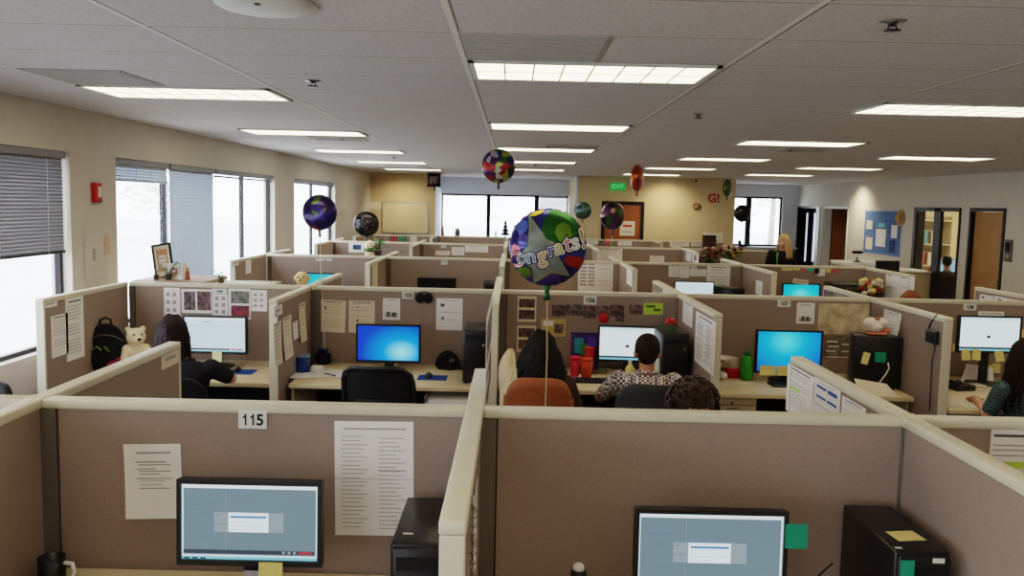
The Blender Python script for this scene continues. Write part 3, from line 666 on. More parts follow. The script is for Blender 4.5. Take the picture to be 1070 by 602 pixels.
# ------------------------------------------------------------------ desks
DH = .745; D1 = .778
def desk(label, x0, x1, y0, y1, ret=None, DH=DH):
    t = thing('desk', label, 'desk', ((x0+x1)/2, y1, 0)); hw = (x1-x0)/2; d = y1-y0
    MB().box(-hw,hw,-d,0,DH-.035,DH,0,.006,seg=2).build('worktop', M_DESK, t)
    if ret:
        a,b,c_,e = ret; cx = (x0+x1)/2
        MB().box(a-cx,b-cx,c_-y1,e-y1-.002,DH-.035,DH,0,.006,seg=2).build('return_worktop', M_DESK, t)
    for s in (-1,1): MB().box(s*hw-.02*(s>0)-.0,s*hw+.02*(s<0),-d+.08,-.05,0,DH-.036).build('end_panel', M_PED, t)
    MB().box(-hw+.02,hw-.02,-.06,-.045,.05,DH-.036).build('modesty_panel', M_MATTE, t)
    return t
def dk(i, rw, label, dep=.86, **k):
    if rw == 1: k['DH'] = D1
    return desk(label, GXL[i]+.035, GXL[i+1]-(.07 if (rw,i)==(2,0) else .035), ROW[rw]-.036-dep, ROW[rw]-.036, **k)
dk(1,1,'beige desk in front of sign 115'); dk(2,1,'beige desk under the front right monitor')
dk(0,2,'beige desk where the dark-haired woman works, sign 104'); dk(1,2,'beige desk with blue mug below sign 105'); dk(2,2,'beige desk shared by the woman and the checked man'); dk(3,2,'beige desk with green bottle below sign 107')
dk(4,2,'beige desk with notes at the far right, sign 108',ret=(2.99,3.45,5.75,6.11))
for i in range(5): dk(i,3,'beige desk in the third row, %s' % bayn[i])
def mirror_desk(i, rw, label): t = desk(label, GXL[i]+.035, GXL[i+1]-.035, 0, .86); t.rotation_euler.z = math.pi; t.location = ((GXL[i]+GXL[i+1])/2, ROW[rw]+.036, 0)
mirror_desk(2,1,'desk behind the front partition where the curly-haired person sits'); mirror_desk(4,2,'desk beyond sign 108 where the auburn-haired person sits')
def pedestal(label, x0, x1, y0, y1):
    t = thing('drawer_pedestal', label, 'drawer unit', ((x0+x1)/2,(y0+y1)/2,0)); hw=(x1-x0)/2; hd=(y1-y0)/2
    MB().box(-hw,hw,-hd+.02,hd,.03,.70).build('carcass', M_PED, t); z = .05
    for k,h in enumerate((.28,.15,.15)):
        d = MB().box(-hw+.004,hw-.004,-hd,-hd+.018,z,z+h,0,.004).build('drawer', M_PED, t)
        MB().box(-.05,.05,-hd-.014,-hd-.001,z+h-.03,z+h-.018,0,.003).build('drawer_pull', M_METAL, d); z += h+.008
    MB().lathe([(.008,0),(.008,.006),(.001,.006)],(0,0,0),0,Matrix.Translation((0,-hd-.001,.665)) @ Matrix.Rotation(math.pi/2,4,'X'),10).build('lock', M_BLACK, t)
    MB().box(-hw+.004,hw-.004,-hd,-hd+.018,z,.695).build('top_rail', M_PED, t)
    return t
pedestal('beige drawer unit under the 107 desk', 1.44, 1.80, 6.16, 6.75)
t = thing('paper_tray','white paper tray stack under the right end of the 105 desk','paper tray',(-.42,6.14,0))
for z in (.45,.53,.61): MB().box(-.2,.2,-.05,.4,z,z+.012).box(-.2,-.19,-.05,.4,z+.012,z+.05).box(.19,.2,-.05,.4,z+.012,z+.05).box(-.17,.17,-.04,.36,z+.012,z+.04,0,.003).build('tray', M_PAPER, t)
MB().box(-.2,-.19,.38,.4,0,.66).box(.19,.2,.38,.4,0,.66).box(-.2,-.19,-.05,-.03,0,.66).box(.19,.2,-.05,-.03,0,.66).build('tray_stand', M_MATTE, t)

# ------------------------------------------------------------------ screens and computers
S_WHITE = glow('screen white',(226,240,246),1.0); S_PAGE = glow('screen page',(206,230,238),.95); S_GREY = glow('screen grey',(122,146,158),.62); S_GREY2 = glow('screen grey light',(150,166,174),.72)
S_TXT = glow('screen text',(100,124,138),.8); S_BAR = glow('screen bar',(60,70,84),.7); S_BLUE = glow('screen blue line',(50,120,180),.9); S_RED = glow('screen red',(176,66,76),.7); S_TASK = glow('screen taskbar',(120,196,216),.9); S_TASKD = glow('screen taskbar icon',(30,70,90),.7)
S_LT = glow('screen light text',(176,204,212),.9); S_DT = glow('screen dark mark',(60,60,70),.6); S_LOGO = glow('window glow',(220,250,255),1.0)
D_DIM = [(0,0,1,1,S_GREY),(0,.94,1,.985,S_WHITE),(0,0,.012,1,S_PAGE),(.985,0,1,1,S_PAGE),(0,0,1,.035,S_TASK),(0,.035,1,.06,S_PAGE),(.01,.075,.975,.125,S_BAR),(.86,.08,.96,.12,S_RED),(.74,.085,.76,.118,S_GREY2),(.78,.085,.80,.118,S_GREY2),(.82,.085,.84,.118,S_GREY2),
  (.06,.845,.1,.86,S_TXT),(.06,.74,.24,.752,S_TXT),(.06,.715,.2,.725,S_TXT),(.14,.62,.2,.63,S_TXT),(.14,.58,.18,.59,S_TXT),(.35,.84,.37,.865,S_TXT),(.39,.845,.42,.857,S_TXT),(.325,.13,.328,.93,S_GREY2),(.15,.45,.2,.46,S_TXT),(.14,.4,.18,.41,S_TXT),(.15,.3,.22,.31,S_TXT),
  (.24,.37,.75,.63,S_GREY2),(.255,.58,.28,.6,S_GREY),(.25,.47,.34,.48,S_GREY),(.345,.37,.64,.63,S_WHITE),(.36,.56,.625,.585,S_BLUE),(.36,.45,.62,.455,S_LT),(.36,.40,.5,.405,S_LT),(.02,.01,.06,.03,S_TASKD),(.08,.01,.12,.03,S_TASKD),(.14,.01,.18,.03,S_TASKD)]
D_FORM = [(0,0,1,1,S_PAGE),(0,.92,1,1,S_WHITE),(0,.045,.74,.09,S_BAR),(.76,.05,.83,.085,S_RED),(.84,.05,.96,.085,S_RED),(0,0,1,.03,S_TASK),(.05,.75,.25,.765,S_LT),(.05,.7,.22,.712,S_LT),(.28,.1,.285,.88,S_LT),(.32,.75,.9,.76,S_LT),(.32,.86,.4,.88,S_TXT)]
D_BLANK = [(0,0,1,1,S_WHITE),(0,.93,1,1,S_PAGE),(0,.90,1,.905,S_LT),(0,.05,1,.11,S_BAR),(0,0,1,.05,S_TASK),(.46,.38,.52,.46,S_DT)]
D_PAGE = [(0,0,1,1,S_PAGE),(0,.92,1,1,S_WHITE),(.05,.8,.4,.82,S_LT),(.05,.7,.5,.72,S_LT),(0,0,1,.06,S_BAR)]
def monitor(label, px0, py0, px1, py1, Y, design, base_z=DH, aspect=None, yaw=0, stand=True, tilt=0, bez=.014, note=None):
    a = at(px0,py0,Y); b = at(px1,py1,Y); w = abs(b.x-a.x); h = abs(a.z-b.z); cz = (a.z+b.z)/2; cx = (a.x+b.x)/2
    if aspect: h = w*aspect; cz = (a.z if py0 < 1e8 else 0)-h/2
    t = thing('monitor', label, 'monitor', (cx,Y,base_z), yaw)
    Mz = Matrix.Translation((0,0,cz-base_z)) @ Matrix.Rotation(tilt,4,'X')
    m = MB(); m.box(-w/2,w/2,.012,.045,-h/2,h/2,0,.006,Mz,2)
    m.box(-w/2,w/2,0,.014,-h/2,-h/2+bez*1.3,0,0,Mz).box(-w/2,w/2,0,.014,h/2-bez,h/2,0,0,Mz).box(-w/2,-w/2+bez,0,.014,-h/2+bez,h/2-bez,0,0,Mz).box(w/2-bez,w/2,0,.014,-h/2+bez,h/2-bez,0,0,Mz)
    m.build('bezel', M_BLACK, t)
    sw = w-2*bez; sh = h-2.3*bez; sb = -h/2+1.3*bez
    if isinstance(design, list):
        mats = []; s = MB()
        for k,(u0,v0,u1,v1,mm) in enumerate(design):
            if mm not in mats: mats.append(mm)
            y = .010-.0002*k; x0 = -sw/2+u0*sw; x1 = -sw/2+u1*sw; z0 = sb+v0*sh; z1 = sb+v1*sh
            s.add([(x0,y,z0),(x1,y,z0),(x1,y,z1),(x0,y,z1)],[(0,1,2,3)],mats.index(mm),False,Mz)
        s.build('screen', mats, t)
    else:
        s = MB().add([(-sw/2,.01,sb),(sw/2,.01,sb),(sw/2,.01,sb+sh),(-sw/2,.01,sb+sh)],[(0,1,2,3)],0,False,Mz); s.build('screen', design, t)
    if stand:
        MB().box(-.035,.035,.05,.075,.012,cz-base_z,0,.006).build('stand_neck', M_BLACK, t)
        MB().lathe([(.13,.0),(.13,.008),(.11,.014),(.02,.018)],(0,.06,0),0,None,28).build('stand_base', M_BLACK, t)
    t['zc'] = 0.; del t['zc']
    return t, cx, cz, w, h
def note_on(label, x, y, z, s, m=None, sw=None, rz=0, curl=.1, group=None):
    return sheet('sticky_note', label, 'sticky note', (x,y,z), sw or s, s, (), rz=rz, base=m or M_YEL, curl=curl, group=group)
YM1 = 2.62
t,cx,cz,w,h = monitor('black monitor showing a dimmed form on the 115 desk',183.5,501.5,336,593,YM1,D_DIM,tilt=R_(-2),base_z=D1)
note_on('yellow sticky note below the 115 monitor', at(282,598,YM1-.02).x, YM1-.012, at(282,601,YM1-.02).z+.0, .075, curl=.15)
o = sheet('sticky_note','pale lilac note beside the yellow note under the 115 monitor','sticky note',(at(263,600,YM1+.02).x,YM1+.02,at(263,606,YM1+.02).z),.05,.06,(),base=mat('lilac note',(196,188,206),.8))
t,cx,cz,w,h = monitor('black monitor showing a dimmed form at the front right desk',664.5,532.5,820.5,626,YM1,D_DIM,tilt=R_(-2),base_z=D1)
c0 = at(831.5,560,YM1-.004); note_on('green sticky note on the right edge of the front monitor', c0.x, YM1-.008, c0.z, .078, M_TEAL, .07, curl=.05)
YM2 = 6.62
monitor('monitor showing a white form in front of the dark-haired woman',190.5,329.5,258,379,YM2,D_FORM,aspect=.60)
monitor('monitor with glowing blue desktop below sign 105',372,338.5,439,380,YM2,M_WALLP,aspect=.60)
monitor('monitor with white page in front of the checked man',625.5,340,687,379,YM2,D_BLANK,aspect=.61,yaw=R_(-3))
monitor('monitor with blue desktop and yellow notes below sign 107',791,344.5,858.5,386,YM2-.05,M_WALLP2,aspect=.66)
monitor('monitor with white page and yellow notes below sign 108',1003,329.5,1066,370,YM2,D_BLANK,base_z=DH)
for q,(px,py,lb) in enumerate([(802,387,'left one at bottom of the 107 monitor'),(820,387.5,'right one at bottom of the 107 monitor')]):
    c0 = at(px,py,YM2-.07); note_on('yellow sticky note, '+lb, c0.x, YM2-.072, c0.z, .075, None, .125)
c0 = at(226.5,373,YM2-.02); note_on('pale yellow note below the monitor of the dark-haired woman', c0.x, YM2-.012, c0.z, .08, mat('pale yellow note',(240,236,190),.8), .075)
for px,py,lb in [(1010,371,'first from left along the bottom of the 108 monitor'),(1021,371,'second along the bottom of the 108 monitor'),(1045,372.5,'right end along the bottom of the 108 monitor')]:
    c0 = at(px,py,YM2-.03); note_on('yellow sticky note, '+lb, c0.x, YM2-.016, c0.z, .082, None, .068, group='yellow notes around the 108 monitor', curl=.18).rotation_euler.y = R_((px*7)%23-11)
c0 = at(1036.5,328,YM2); sheet('label_strip','pale strip taped along the top of the 108 monitor','label strip',(c0.x,YM2+.01,c0.z),.2,.035,[(.1,.4,.9,.6,M_INK)])
YM3 = 10.55
monitor('aqua monitor behind the plush toy in the third row',317,285,354,304,YM3,M_WALLP3,aspect=.6)
monitor('switched-off dark monitor in the third row left of the spine',436,290,476.5,310,YM3,mat('dark screen',(14,13,14),.25,spec=.5),aspect=.6)
monitor('bright white monitor in the third row, second bay right of spine',705,293.5,746,312,YM3,D_PAGE,aspect=.6)
monitor('aqua monitor under the coloured flags at the right',818,296,856.5,316,YM3,M_WALLP3,aspect=.6)
c0 = at(837,294.5,YM3-.02); sheet('label_strip','cream strip on top of the aqua monitor at the right','label strip',(c0.x,YM3-.01,c0.z),.19,.06,[(.1,.4,.9,.6,M_INK)],base=M_PAPERW,roll=R_(6))

def tower(label, x, y, rz, w=.165, d=.40, h=.335, z=DH):
    t = thing('computer_tower', label, 'computer', (x,y,z), rz)
    MB().box(-w/2,w/2,-d/2,d/2,.012,h,0,.008,seg=2).build('case', M_BLACK, t)
    MB().box(-w/2+.006,w/2-.006,-d/2-.016,-d/2,.02,h-.008,0,.006,seg=2).build('front_bezel', M_BLACK, t)
    MB().box(-w/2+.02,w/2-.02,-d/2-.019,-d/2-.016,h-.075,h-.035).build('disc_drive', M_MATTE, t)
    MB().lathe([(.009,0),(.009,.004),(.001,.004)],(0,0,0),0,Matrix.Translation((w/2-.03,-d/2-.016,h-.11)) @ Matrix.Rotation(math.pi/2,4,'X'),12).build('power_button', M_METAL, t)
    for sx in (-1,1):
        for sy in (-1,1): MB().box(sx*w*.38-.012,sx*w*.38+.012,sy*d*.4-.012,sy*d*.4+.012,0,.012).build('foot', M_MATTE, t)
    return t
tt = tower('black computer tower beside the front spine partition', -.255, 2.62, 0, h=.302, z=D1)
MB().box(-.055,-.025,-.13,-.12,.3022,.3028).build('white_badge', M_WHITE, tt)
tt = tower('black computer tower with yellow note at the front right', 1.222, 2.64, 0, h=.302, z=D1)
MB().box(-.07,-.05,-.178,-.165,.3022,.3028).box(.02,.055,-.2195,-.2192,.277,.292).build('white_badge', M_WHITE, tt)
o = MB().box(-.045,.045,-.038,.038,0,.001).build('sticky_note',M_YEL,None,(1.225,2.56,D1+.3035),(0,0,R_(8))); tag(o,'yellow note lying on top of the front right tower','sticky note')
c0 = at(948,598,2.40); note_on('green note stuck at the front of the right tower', c0.x, 2.40, c0.z, .07, M_TEAL, .04, curl=.02)
tower('black computer tower at the right end of the 105 desk', -.26, 6.45, 0, .18, .42, .40)
tower('black computer tower beside the checked man', 1.21, 6.48, 0, .2, .42, .40)
tower('big black computer tower with notes below the curled page', 2.76, 6.47, R_(78), .2, .33, .40)
for px,py,m,s,lb in [(904.5,374.5,M_YEL,.05,'yellow note on the side of the big black tower'),(920,373.5,M_TEAL,.078,'green note on the side of the big black tower')]:
    c0 = at(px,py,6.33); sheet('sticky_note',lb,'sticky note',(c0.x,6.33,c0.z),s,.09 if m is M_YEL else .075,(),base=m,rz=R_(-12),roll=R_(12) if m is M_YEL else 0)
tower('small dark computer tower in the third row near the spine', -.26, 10.55, 0, .18, .4, .37)
tower('dark computer tower edge beside the third-row left wing', -1.75, 10.6, 0, .07, .35, .36)
tower('dark computer tower in the third row right of the white monitor', 2.66, 10.6, R_(25), .2, .4, .36)

def keyboard(label, x, y, rz=0, z=DH):
    t = thing('keyboard', label, 'keyboard', (x,y,z), rz)
    MB().box(-.22,.22,-.07,.07,0,.016,0,.005).build('keyboard_body', M_BLACK, t); k = MB()
    for r_ in range(5):
        for c_ in range(15): k.box(-.21+.028*c_,-.21+.028*c_+.023,-.062+.025*r_,-.062+.025*r_+.02,.016,.021)
    k.build('keys', M_MATTE, t)
def mouse(label, x, y, pad, rz=0):
    if pad:
        o = MB().box(-.11,.11,-.09,.09,0,.004,0,.0015).build('mouse_pad', mat('blue mouse pad',(36,72,150),.8), None, (x,y,DH)); tag(o, pad, 'mouse pad')
    t = thing('mouse', label, 'mouse', (x-.03,y+.01,DH+(.0045 if pad else 0)), rz); m = MB().ell((0,0,.010),(.03,.055,.024)); 
    for i,v in enumerate(m.V): m.V[i] = Vector((v.x,v.y,max(0,v.z)))
    m.build('mouse_body', M_BLACK, t); MB().tube([(0,.022,.033),(0,.032,.0315)],.005,8).build('scroll_wheel', M_POST, t)
p = atz(620,399,DH); keyboard('black keyboard in front of the checked man', p.x+.05, p.y+.0)
p = atz(812,399,DH); keyboard('black keyboard on the desk before the 107 blue monitor', p.x+.12, 6.42)
p = atz(452,395,DH); mouse('black mouse on the blue pad at desk 105', p.x, p.y, 'blue mouse pad on the 105 desk')
p = atz(258,389,DH); mouse('black mouse under the woman\'s hand', p.x-.05, p.y, 'blue mouse pad by the woman\'s hand')
keyboard('black keyboard under the front right monitor', .62, 2.25, 0, D1); keyboard('black keyboard under the 115 monitor', -.84, 2.25, 0, D1)
# front desks: mug, cable, bottle
t = thing('mug','black mug with white handle at lower left corner','mug',(-1.50,2.74,D1))
MB().lathe([(.036,0),(.042,.005),(.042,.10),(.038,.10),(.034,.012),(.001,.01)],n=24).build('mug_body', M_BLACK, t); MB().tube([(.04,0,.08),(.068,0,.078),(.075,0,.05),(.062,0,.025),(.04,0,.022)],.007,8).build('mug_handle', M_WHITE, t)
t = thing('bottle','black bottle with white cap at the front right desk','bottle',(at(604.5,596,2.55).x,2.55,D1-.0))
MB().lathe([(.034,0),(.036,.005),(.036,.11),(.03,.14),(.024,.16),(.024,.172),(.02,.177)],n=24).build('bottle_body', M_BLACK, t); MB().lathe([(.017,.1775),(.017,.191),(.012,.196),(.001,.197)],n=20).build('bottle_cap', M_WHITE, t)
tag(MB().tube([(-.62,2.72,D1+.006),(-.5,2.76,D1+.006),(-.42,2.72,D1+.006),(-.36,2.80,D1+.006),(-.28,2.835,D1+.05)],.004,6).build('cable',M_BLACK),'thin black cable between the 115 monitor and the tower','cable')
tag(MB().tube([(.80,2.70,D1+.01),(.87,2.76,D1+.055),(.93,2.78,D1+.05),(.99,2.79,D1+.01),(1.05,2.80,D1+.06),(1.12,2.85,D1+.09)],.0035,6).build('cable',M_BLACK),'thin black cable between the front right monitor and tower','cable')
# desk 105
p = atz(314.5,390,DH); t = thing('mug','blue insulated mug on desk 105','mug',(p.x,p.y+.04,DH))
MB().lathe([(.05,0),(.053,.006),(.058,.12),(.06,.125),(.054,.125),(.05,.02),(.001,.015)],n=26).build('mug_body', mat('blue mug',(40,66,140),.35), t); MB().lathe([(.061,.122),(.061,.134),(.052,.136),(.052,.122)],n=26).build('mug_rim', mat('pale blue rim',(150,176,206),.4), t)
p = atz(337,381,DH); t = thing('balloon_weight','dark blue balloon weight on desk 105','balloon weight',(p.x,p.y+.02,DH))
MB().box(-.06,.06,-.05,.05,0,.09,0,.02,seg=2).build('weight_bag', M_NAVY, t); MB().lathe([(.015,.085),(.05,.12),(.04,.125),(.005,.09)],n=9,smooth=False).build('weight_ruffle', mat('blue foil',(40,60,150),.25,.7), t)
WEIGHT = Vector((p.x,p.y+.02,DH+.09))
p = atz(331,389,DH); cp = MB().box(-.05,.05,-.035,.035,0,.05,0,.02,seg=2); cp.tube([(-.05,-.04,.02),(.02,-.06,.012),(.08,-.03,.01)],.012,7); tag(cp.build('crumpled_paper',M_PAPER,None,(p.x,p.y,DH),(0,0,.4)),'crumpled white paper right of the blue mug','paper')
for px,py,rz,lb in [(323,392.5,.3,'loose white page beside the blue mug'),(346,389,-.25,'loose white page in front of the crumpled paper'),(362,392,.1,'loose page left of the mesh chair')]:
    p = atz(px,py,DH); k = MB().box(-.105,.105,-.14,.14,0,.0015); tag(k.build('paper_sheet',M_PAPER,None,(p.x,p.y,DH+.001*(3+int(rz*4))),(0,0,rz+math.pi/2)),lb,'paper')
p = atz(345,394,DH); tag(MB().tube([(-.07,0,.012),(.055,0,.012),(.07,0,.012)],[.005,.005,.001],8).build('pen',M_BLACK,None,(p.x,p.y,DH+.006),(0,0,R_(-40))),'black pen lying on the loose pages at desk 105','pen')
p = atz(464,385,DH); t = thing('baseball_cap','black baseball cap lying on desk 105','cap',(p.x+.02,p.y+.1,DH),R_(25))
c_ = MB().ell((0,0,.0),(.10,.115,.125),0,None,24,12)
for i,v in enumerate(c_.V): c_.V[i] = Vector((v.x,v.y,max(.0,v.z)))
c_.ell((0,0,.125),(.009,.009,.006)); c_.build('cap_crown', M_SEAT, t)
b_ = MB(); vs=[]; fs=[]
for j in range(5):
    for i in range(13):
        a = R_(-62+124*i/12); r0 = .10+.085*j/4*math.cos(a*.9); vs.append((math.sin(a)*r0*.95, -math.cos(a)*r0*1.1, .012-.004*j*abs(math.sin(a))))
for j in range(4):
    for i in range(12): q=j*13+i; fs += [(q,q+1,q+14,q+13)]
b_.add(vs,fs,0,True); b_.add([(x,y,z-.006) for x,y,z in vs],[f[::-1] for f in fs],0,True); b_.build('cap_brim', M_SEAT, t)
MB().ell((0,-.096,.06),(.026,.008,.02)).build('cap_patch', M_POST, t)
# desk 106
p = atz(612,378,DH); o = sheet('folder','purple poster folder with colour splashes standing behind the red cups','folder',(at(611.5,356,6.80).x,6.80,DH+.165),.225,.30,[(.12,.45,.45,.85,mat('sea blue print',(40,150,170),.5)),(.35,.4,.7,.7,mat('green print',(60,140,80),.5)),(.3,.15,.8,.38,mat('red print',(190,60,50),.5)),(.6,.6,.9,.88,mat('violet print',(90,60,170),.5))],base=mat('purple card',(60,40,110),.4)); o.rotation_euler.x = R_(-6)
def tumbler(px, py, label, m, h=.14, r=.042, straw=False, Y=None, z=DH):
    p = atz(px,py,z) if Y is None else Vector((at(px,py,Y).x,Y,z)); t = thing('cup', label, 'cup', (p.x,p.y,z))
    MB().lathe([(r*.75,0),(r*.8,.004),(r,h),(r*.93,h),(r*.72,.01),(.001,.009)],n=24).build('cup_body', m, t); MB().lathe([(r*1.06,h),(r*1.06,h+.012),(r*.8,h+.018),(.001,h+.018)],n=24).build('cup_lid', m, t)
    if straw: MB().tube([(.008,0,h+.018),(.014,0,h+.09)],.004,7).build('straw', m, t)
    return t
tumbler(600.5,383,'pink red cup in front of the purple folder',mat('raspberry plastic',(206,48,66),.35),.14,Y=6.60); tumbler(613,382,'orange red cup next to the pink red cup',M_ORANGE,.145,.047,Y=6.52); tumbler(616,374,'red cup behind the orange cup',M_RED,.19,.04,Y=6.74)
p = atz(617,390,DH); tag(MB().box(-.12,.12,-.04,.04,0,.012,0,.004).box(-.10,.14,-.03,.05,.013,.022,0,.003).build('notebook',mat('olive card',(120,110,70),.7),None,(p.x,p.y,DH),(0,0,.1)),'dark olive notebooks lying before the red cups','notebook')
p = atz(616,395,DH); tag(MB().box(-.10,.10,-.06,.06,0,.0015).build('paper_sheet',M_PAPER,None,(p.x-.06,p.y+.04,DH+.001),(0,0,.1)),'white page lying left of the checked man\'s keyboard','paper')
c0 = at(687,372,6.42); t = thing('binder','white binder standing left of the tower beside the checked man','binder',(c0.x+.01,6.42,DH)); MB().box(-.025,.025,-.11,.11,0,.26,0,.004).build('cover', M_WHITE, t); MB().box(-.015,.015,-.1115,-.1105,.16,.22).build('spine_label', M_INK, t); MB().lathe([(.01,0),(.01,.002),(.001,.002)],(0,0,0),0,Matrix.Translation((0,-.111,.06)) @ Matrix.Rotation(math.pi/2,4,'X'),12).build('finger_hole', M_MATTE, t)
p = atz(662,386,DH); c0 = at(660,377,6.4); t = thing('spray_bottle','yellow bottle just left of the checked man','bottle',(c0.x-.01,6.4,DH)); MB().lathe([(.035,0),(.037,.01),(.037,.11),(.015,.14),(.012,.15)],n=20).build('bottle_body', M_YEL, t); MB().lathe([(.014,.15),(.014,.17),(.001,.171)],n=14).build('bottle_cap', M_WHITE, t)
bq = MB()
for k in range(6): bq.ell((.03*math.cos(k),.03*math.sin(k),.06+.012*(k%3)),(.016,.016,.016))
p = Vector((1.2,6.42,DH+.40)); t = thing('flower_pick','small red flowers on top of the tower beside the checked man','flowers',p); bq.build('blossoms', M_RED, t); q=MB()
for k in range(6): q.tube([(0,0,0),(.03*math.cos(k),.03*math.sin(k),.055)],.002,5)
q.lathe([(.02,0),(.02,.02),(.001,.02)],n=12); q.build('stems', M_LEAF, t)
# desk 107
p = Vector((at(780,390,6.62).x,6.62,DH)); t = thing('bottle','green drinking bottle left of the 107 monitor','bottle',(p.x,p.y,DH)); MG = mat('green plastic',(56,150,40),.3)
MB().lathe([(.046,0),(.05,.008),(.05,.075),(.044,.09),(.05,.105),(.05,.165),(.03,.19),(.026,.195)],n=26).build('bottle_body', MG, t); MB().lathe([(.03,.195),(.03,.215),(.014,.22),(.012,.235),(.001,.236)],n=20).build('bottle_cap', mat('dark green plastic',(30,100,34),.35), t)
p = atz(769,394,DH); t = thing('tissue_box','red tissue box with white tissue on desk 107','tissue box',(p.x,p.y,DH),R_(18)); MB().box(-.085,.085,-.05,.05,0,.075,0,.004).build('carton', M_RED, t)
ti = MB(); vs=[]; fs=[]; rnd = random.Random(4)
for j in range(6):
    for i in range(14):
        a=2*math.pi*i/14; r=.02+.013*j+.012*math.sin(3*a+j); vs.append((r*math.cos(a)*1.2-.01*j,r*math.sin(a)*.7,.07+.018*j+.012*math.sin(2*a+j*.7)))
for j in range(5):
    for i in range(14): fs.append((j*14+i,j*14+(i+1)%14,(j+1)*14+(i+1)%14,(j+1)*14+i))
ti.add(vs,fs,0,True); ti.build('tissue', mat('soft tissue',(232,216,206),.9), t)
p = atz(760,389,DH); cr = MB(); rnd = random.Random(9)
for k in range(7): cr.ell((rnd.uniform(-.05,.05),rnd.uniform(-.03,.03),.03+rnd.uniform(0,.1)),(.05,.03,.025),0,Matrix.Rotation(rnd.uniform(-.6,.6),4,'Y'),10,7)
tag(cr.build('paper_bag',mat('beige tissue paper',(206,186,166),.9),None,(p.x-.03,6.72,DH),remesh=.008,smooth_it=2),'crumpled beige paper bag at the left end of desk 107','paper bag')
p = atz(756,397,DH); tag(MB().ell((0,0,.03),(.03,.03,.03)).build('white_ball',M_WHITE,None,(p.x,p.y,DH)),'small white ball in front of the red tissue box','ball')
p = atz(766,401,DH); tag(MB().box(-.13,.13,-.06,.06,0,.002).box(-.1,.04,-.05,.05,.0021,.004,0).build('paper_sheet',M_PAPERW,None,(p.x,p.y,DH),(0,0,.3)),'loose cream pages at the front edge of desk 107','paper')
# plush on the tower, headset cord, folded paper
c0 = at(914,350,6.45); z0 = DH+.402; t = thing('plush_toy','white plush with pink trim sitting on the big black tower','plush toy',(c0.x,6.45,z0))
MB().ell((-.035,0,.085),(.055,.05,.045)).ell((.04,0,.085),(.055,.05,.045)).ell((0,0,.06),(.07,.055,.045)).build('plush_body', mat('white plush',(238,226,214),.95,scale=90,bump=.4), t); MB().box(-.06,.08,-.045,.05,0,.02,0,.008).ell((.085,0,.03),(.03,.035,.025)).build('pink_base', mat('coral plush',(222,130,108),.9), t); MB().ell((0,-.02,.125),(.022,.02,.012)).build('plush_tuft', mat('tan plush',(180,120,96),.9), t)
k = MB().tube([at(928,379,6.28),at(929,385,6.27),at(925,392,6.26),at(918,401,6.25)],.005,6); tag(k.build('headset_cord',M_WHITE),'white headset cord hanging in front of the big black tower','cord')
p = atz(914,412,DH); k = MB(); a_=[(-.12,-.06,.0),(.14,-.09,.0),(.10,.02,.07),(-.13,.05,.10)]; k.add(a_+[(x,y+.004,z) for x,y,z in a_],[(0,1,2,3),(7,6,5,4),(0,4,5,1),(1,5,6,2),(2,6,7,3),(3,7,4,0)]); tag(k.build('folded_card',M_PAPERW,None,(p.x,p.y+.02,DH)),'folded cream card at the front of the big black tower','card')
# desk 108
p = atz(1020,398,DH); k = MB(); a_=[(-.14,-.03,.0),(.10,-.08,.0),(.15,.05,.10),(-.03,.10,.12)]; k.add(a_+[(x,y+.004,z-.002) for x,y,z in a_],[(0,1,2,3),(7,6,5,4),(0,4,5,1),(1,5,6,2),(2,6,7,3),(3,7,4,0)]); tag(k.build('paper_sheet',M_PAPER,None,(p.x,p.y,DH)),'white page propped below the 108 monitor','paper')
c0 = at(999,392,6.45); t = thing('desk_phone','black desk phone at the left end of desk 108','phone',(c0.x+.02,6.45,DH),R_(12)); MB().prism([(-.08,0),(.08,0),(.08,.04),(-.08,.04)],-.09,.1).build('phone_base', M_BLACK, t); MB().box(-.085,-.035,-.09,.1,.042,.07,0,.012,seg=2).ell((-.06,-.075,.065),(.03,.03,.02)).ell((-.06,.085,.065),(.03,.03,.02)).build('handset', M_BLACK, t); kk=MB()
for i in range(3):
    for j in range(4): kk.box(-.01+.025*i,.006+.025*i,-.07+.025*j,-.055+.025*j,.04,.046)
kk.build('phone_keys', M_POST, t)
for px,py,lb,m in [(1003,403,'orange-brown notebook at the left end of desk 108',mat('tan card',(176,120,84),.7)),(1016,404,'cream pad beside the notebook at desk 108',M_PAPERW)]:
    p = atz(px,py,DH); tag(MB().box(-.09,.09,-.06,.06,0,.014,0,.003).build('notebook',m,None,(p.x,p.y,DH),(0,0,.2)),lb,'notebook')
for px,py,lb,rz in [(1002,420,'loose page on the near left worktop of desk 108',.2),(1012,424,'loose page overlapping at the corner of the 108 worktop',-.4)]:
    p = atz(px,py,DH); tag(MB().box(-.14,.14,-.1,.1,0,.002).build('paper_sheet',M_PAPERW,None,(p.x,min(p.y,6.02),DH+.001+(.003 if rz<0 else 0)),(0,0,rz)),lb,'paper')
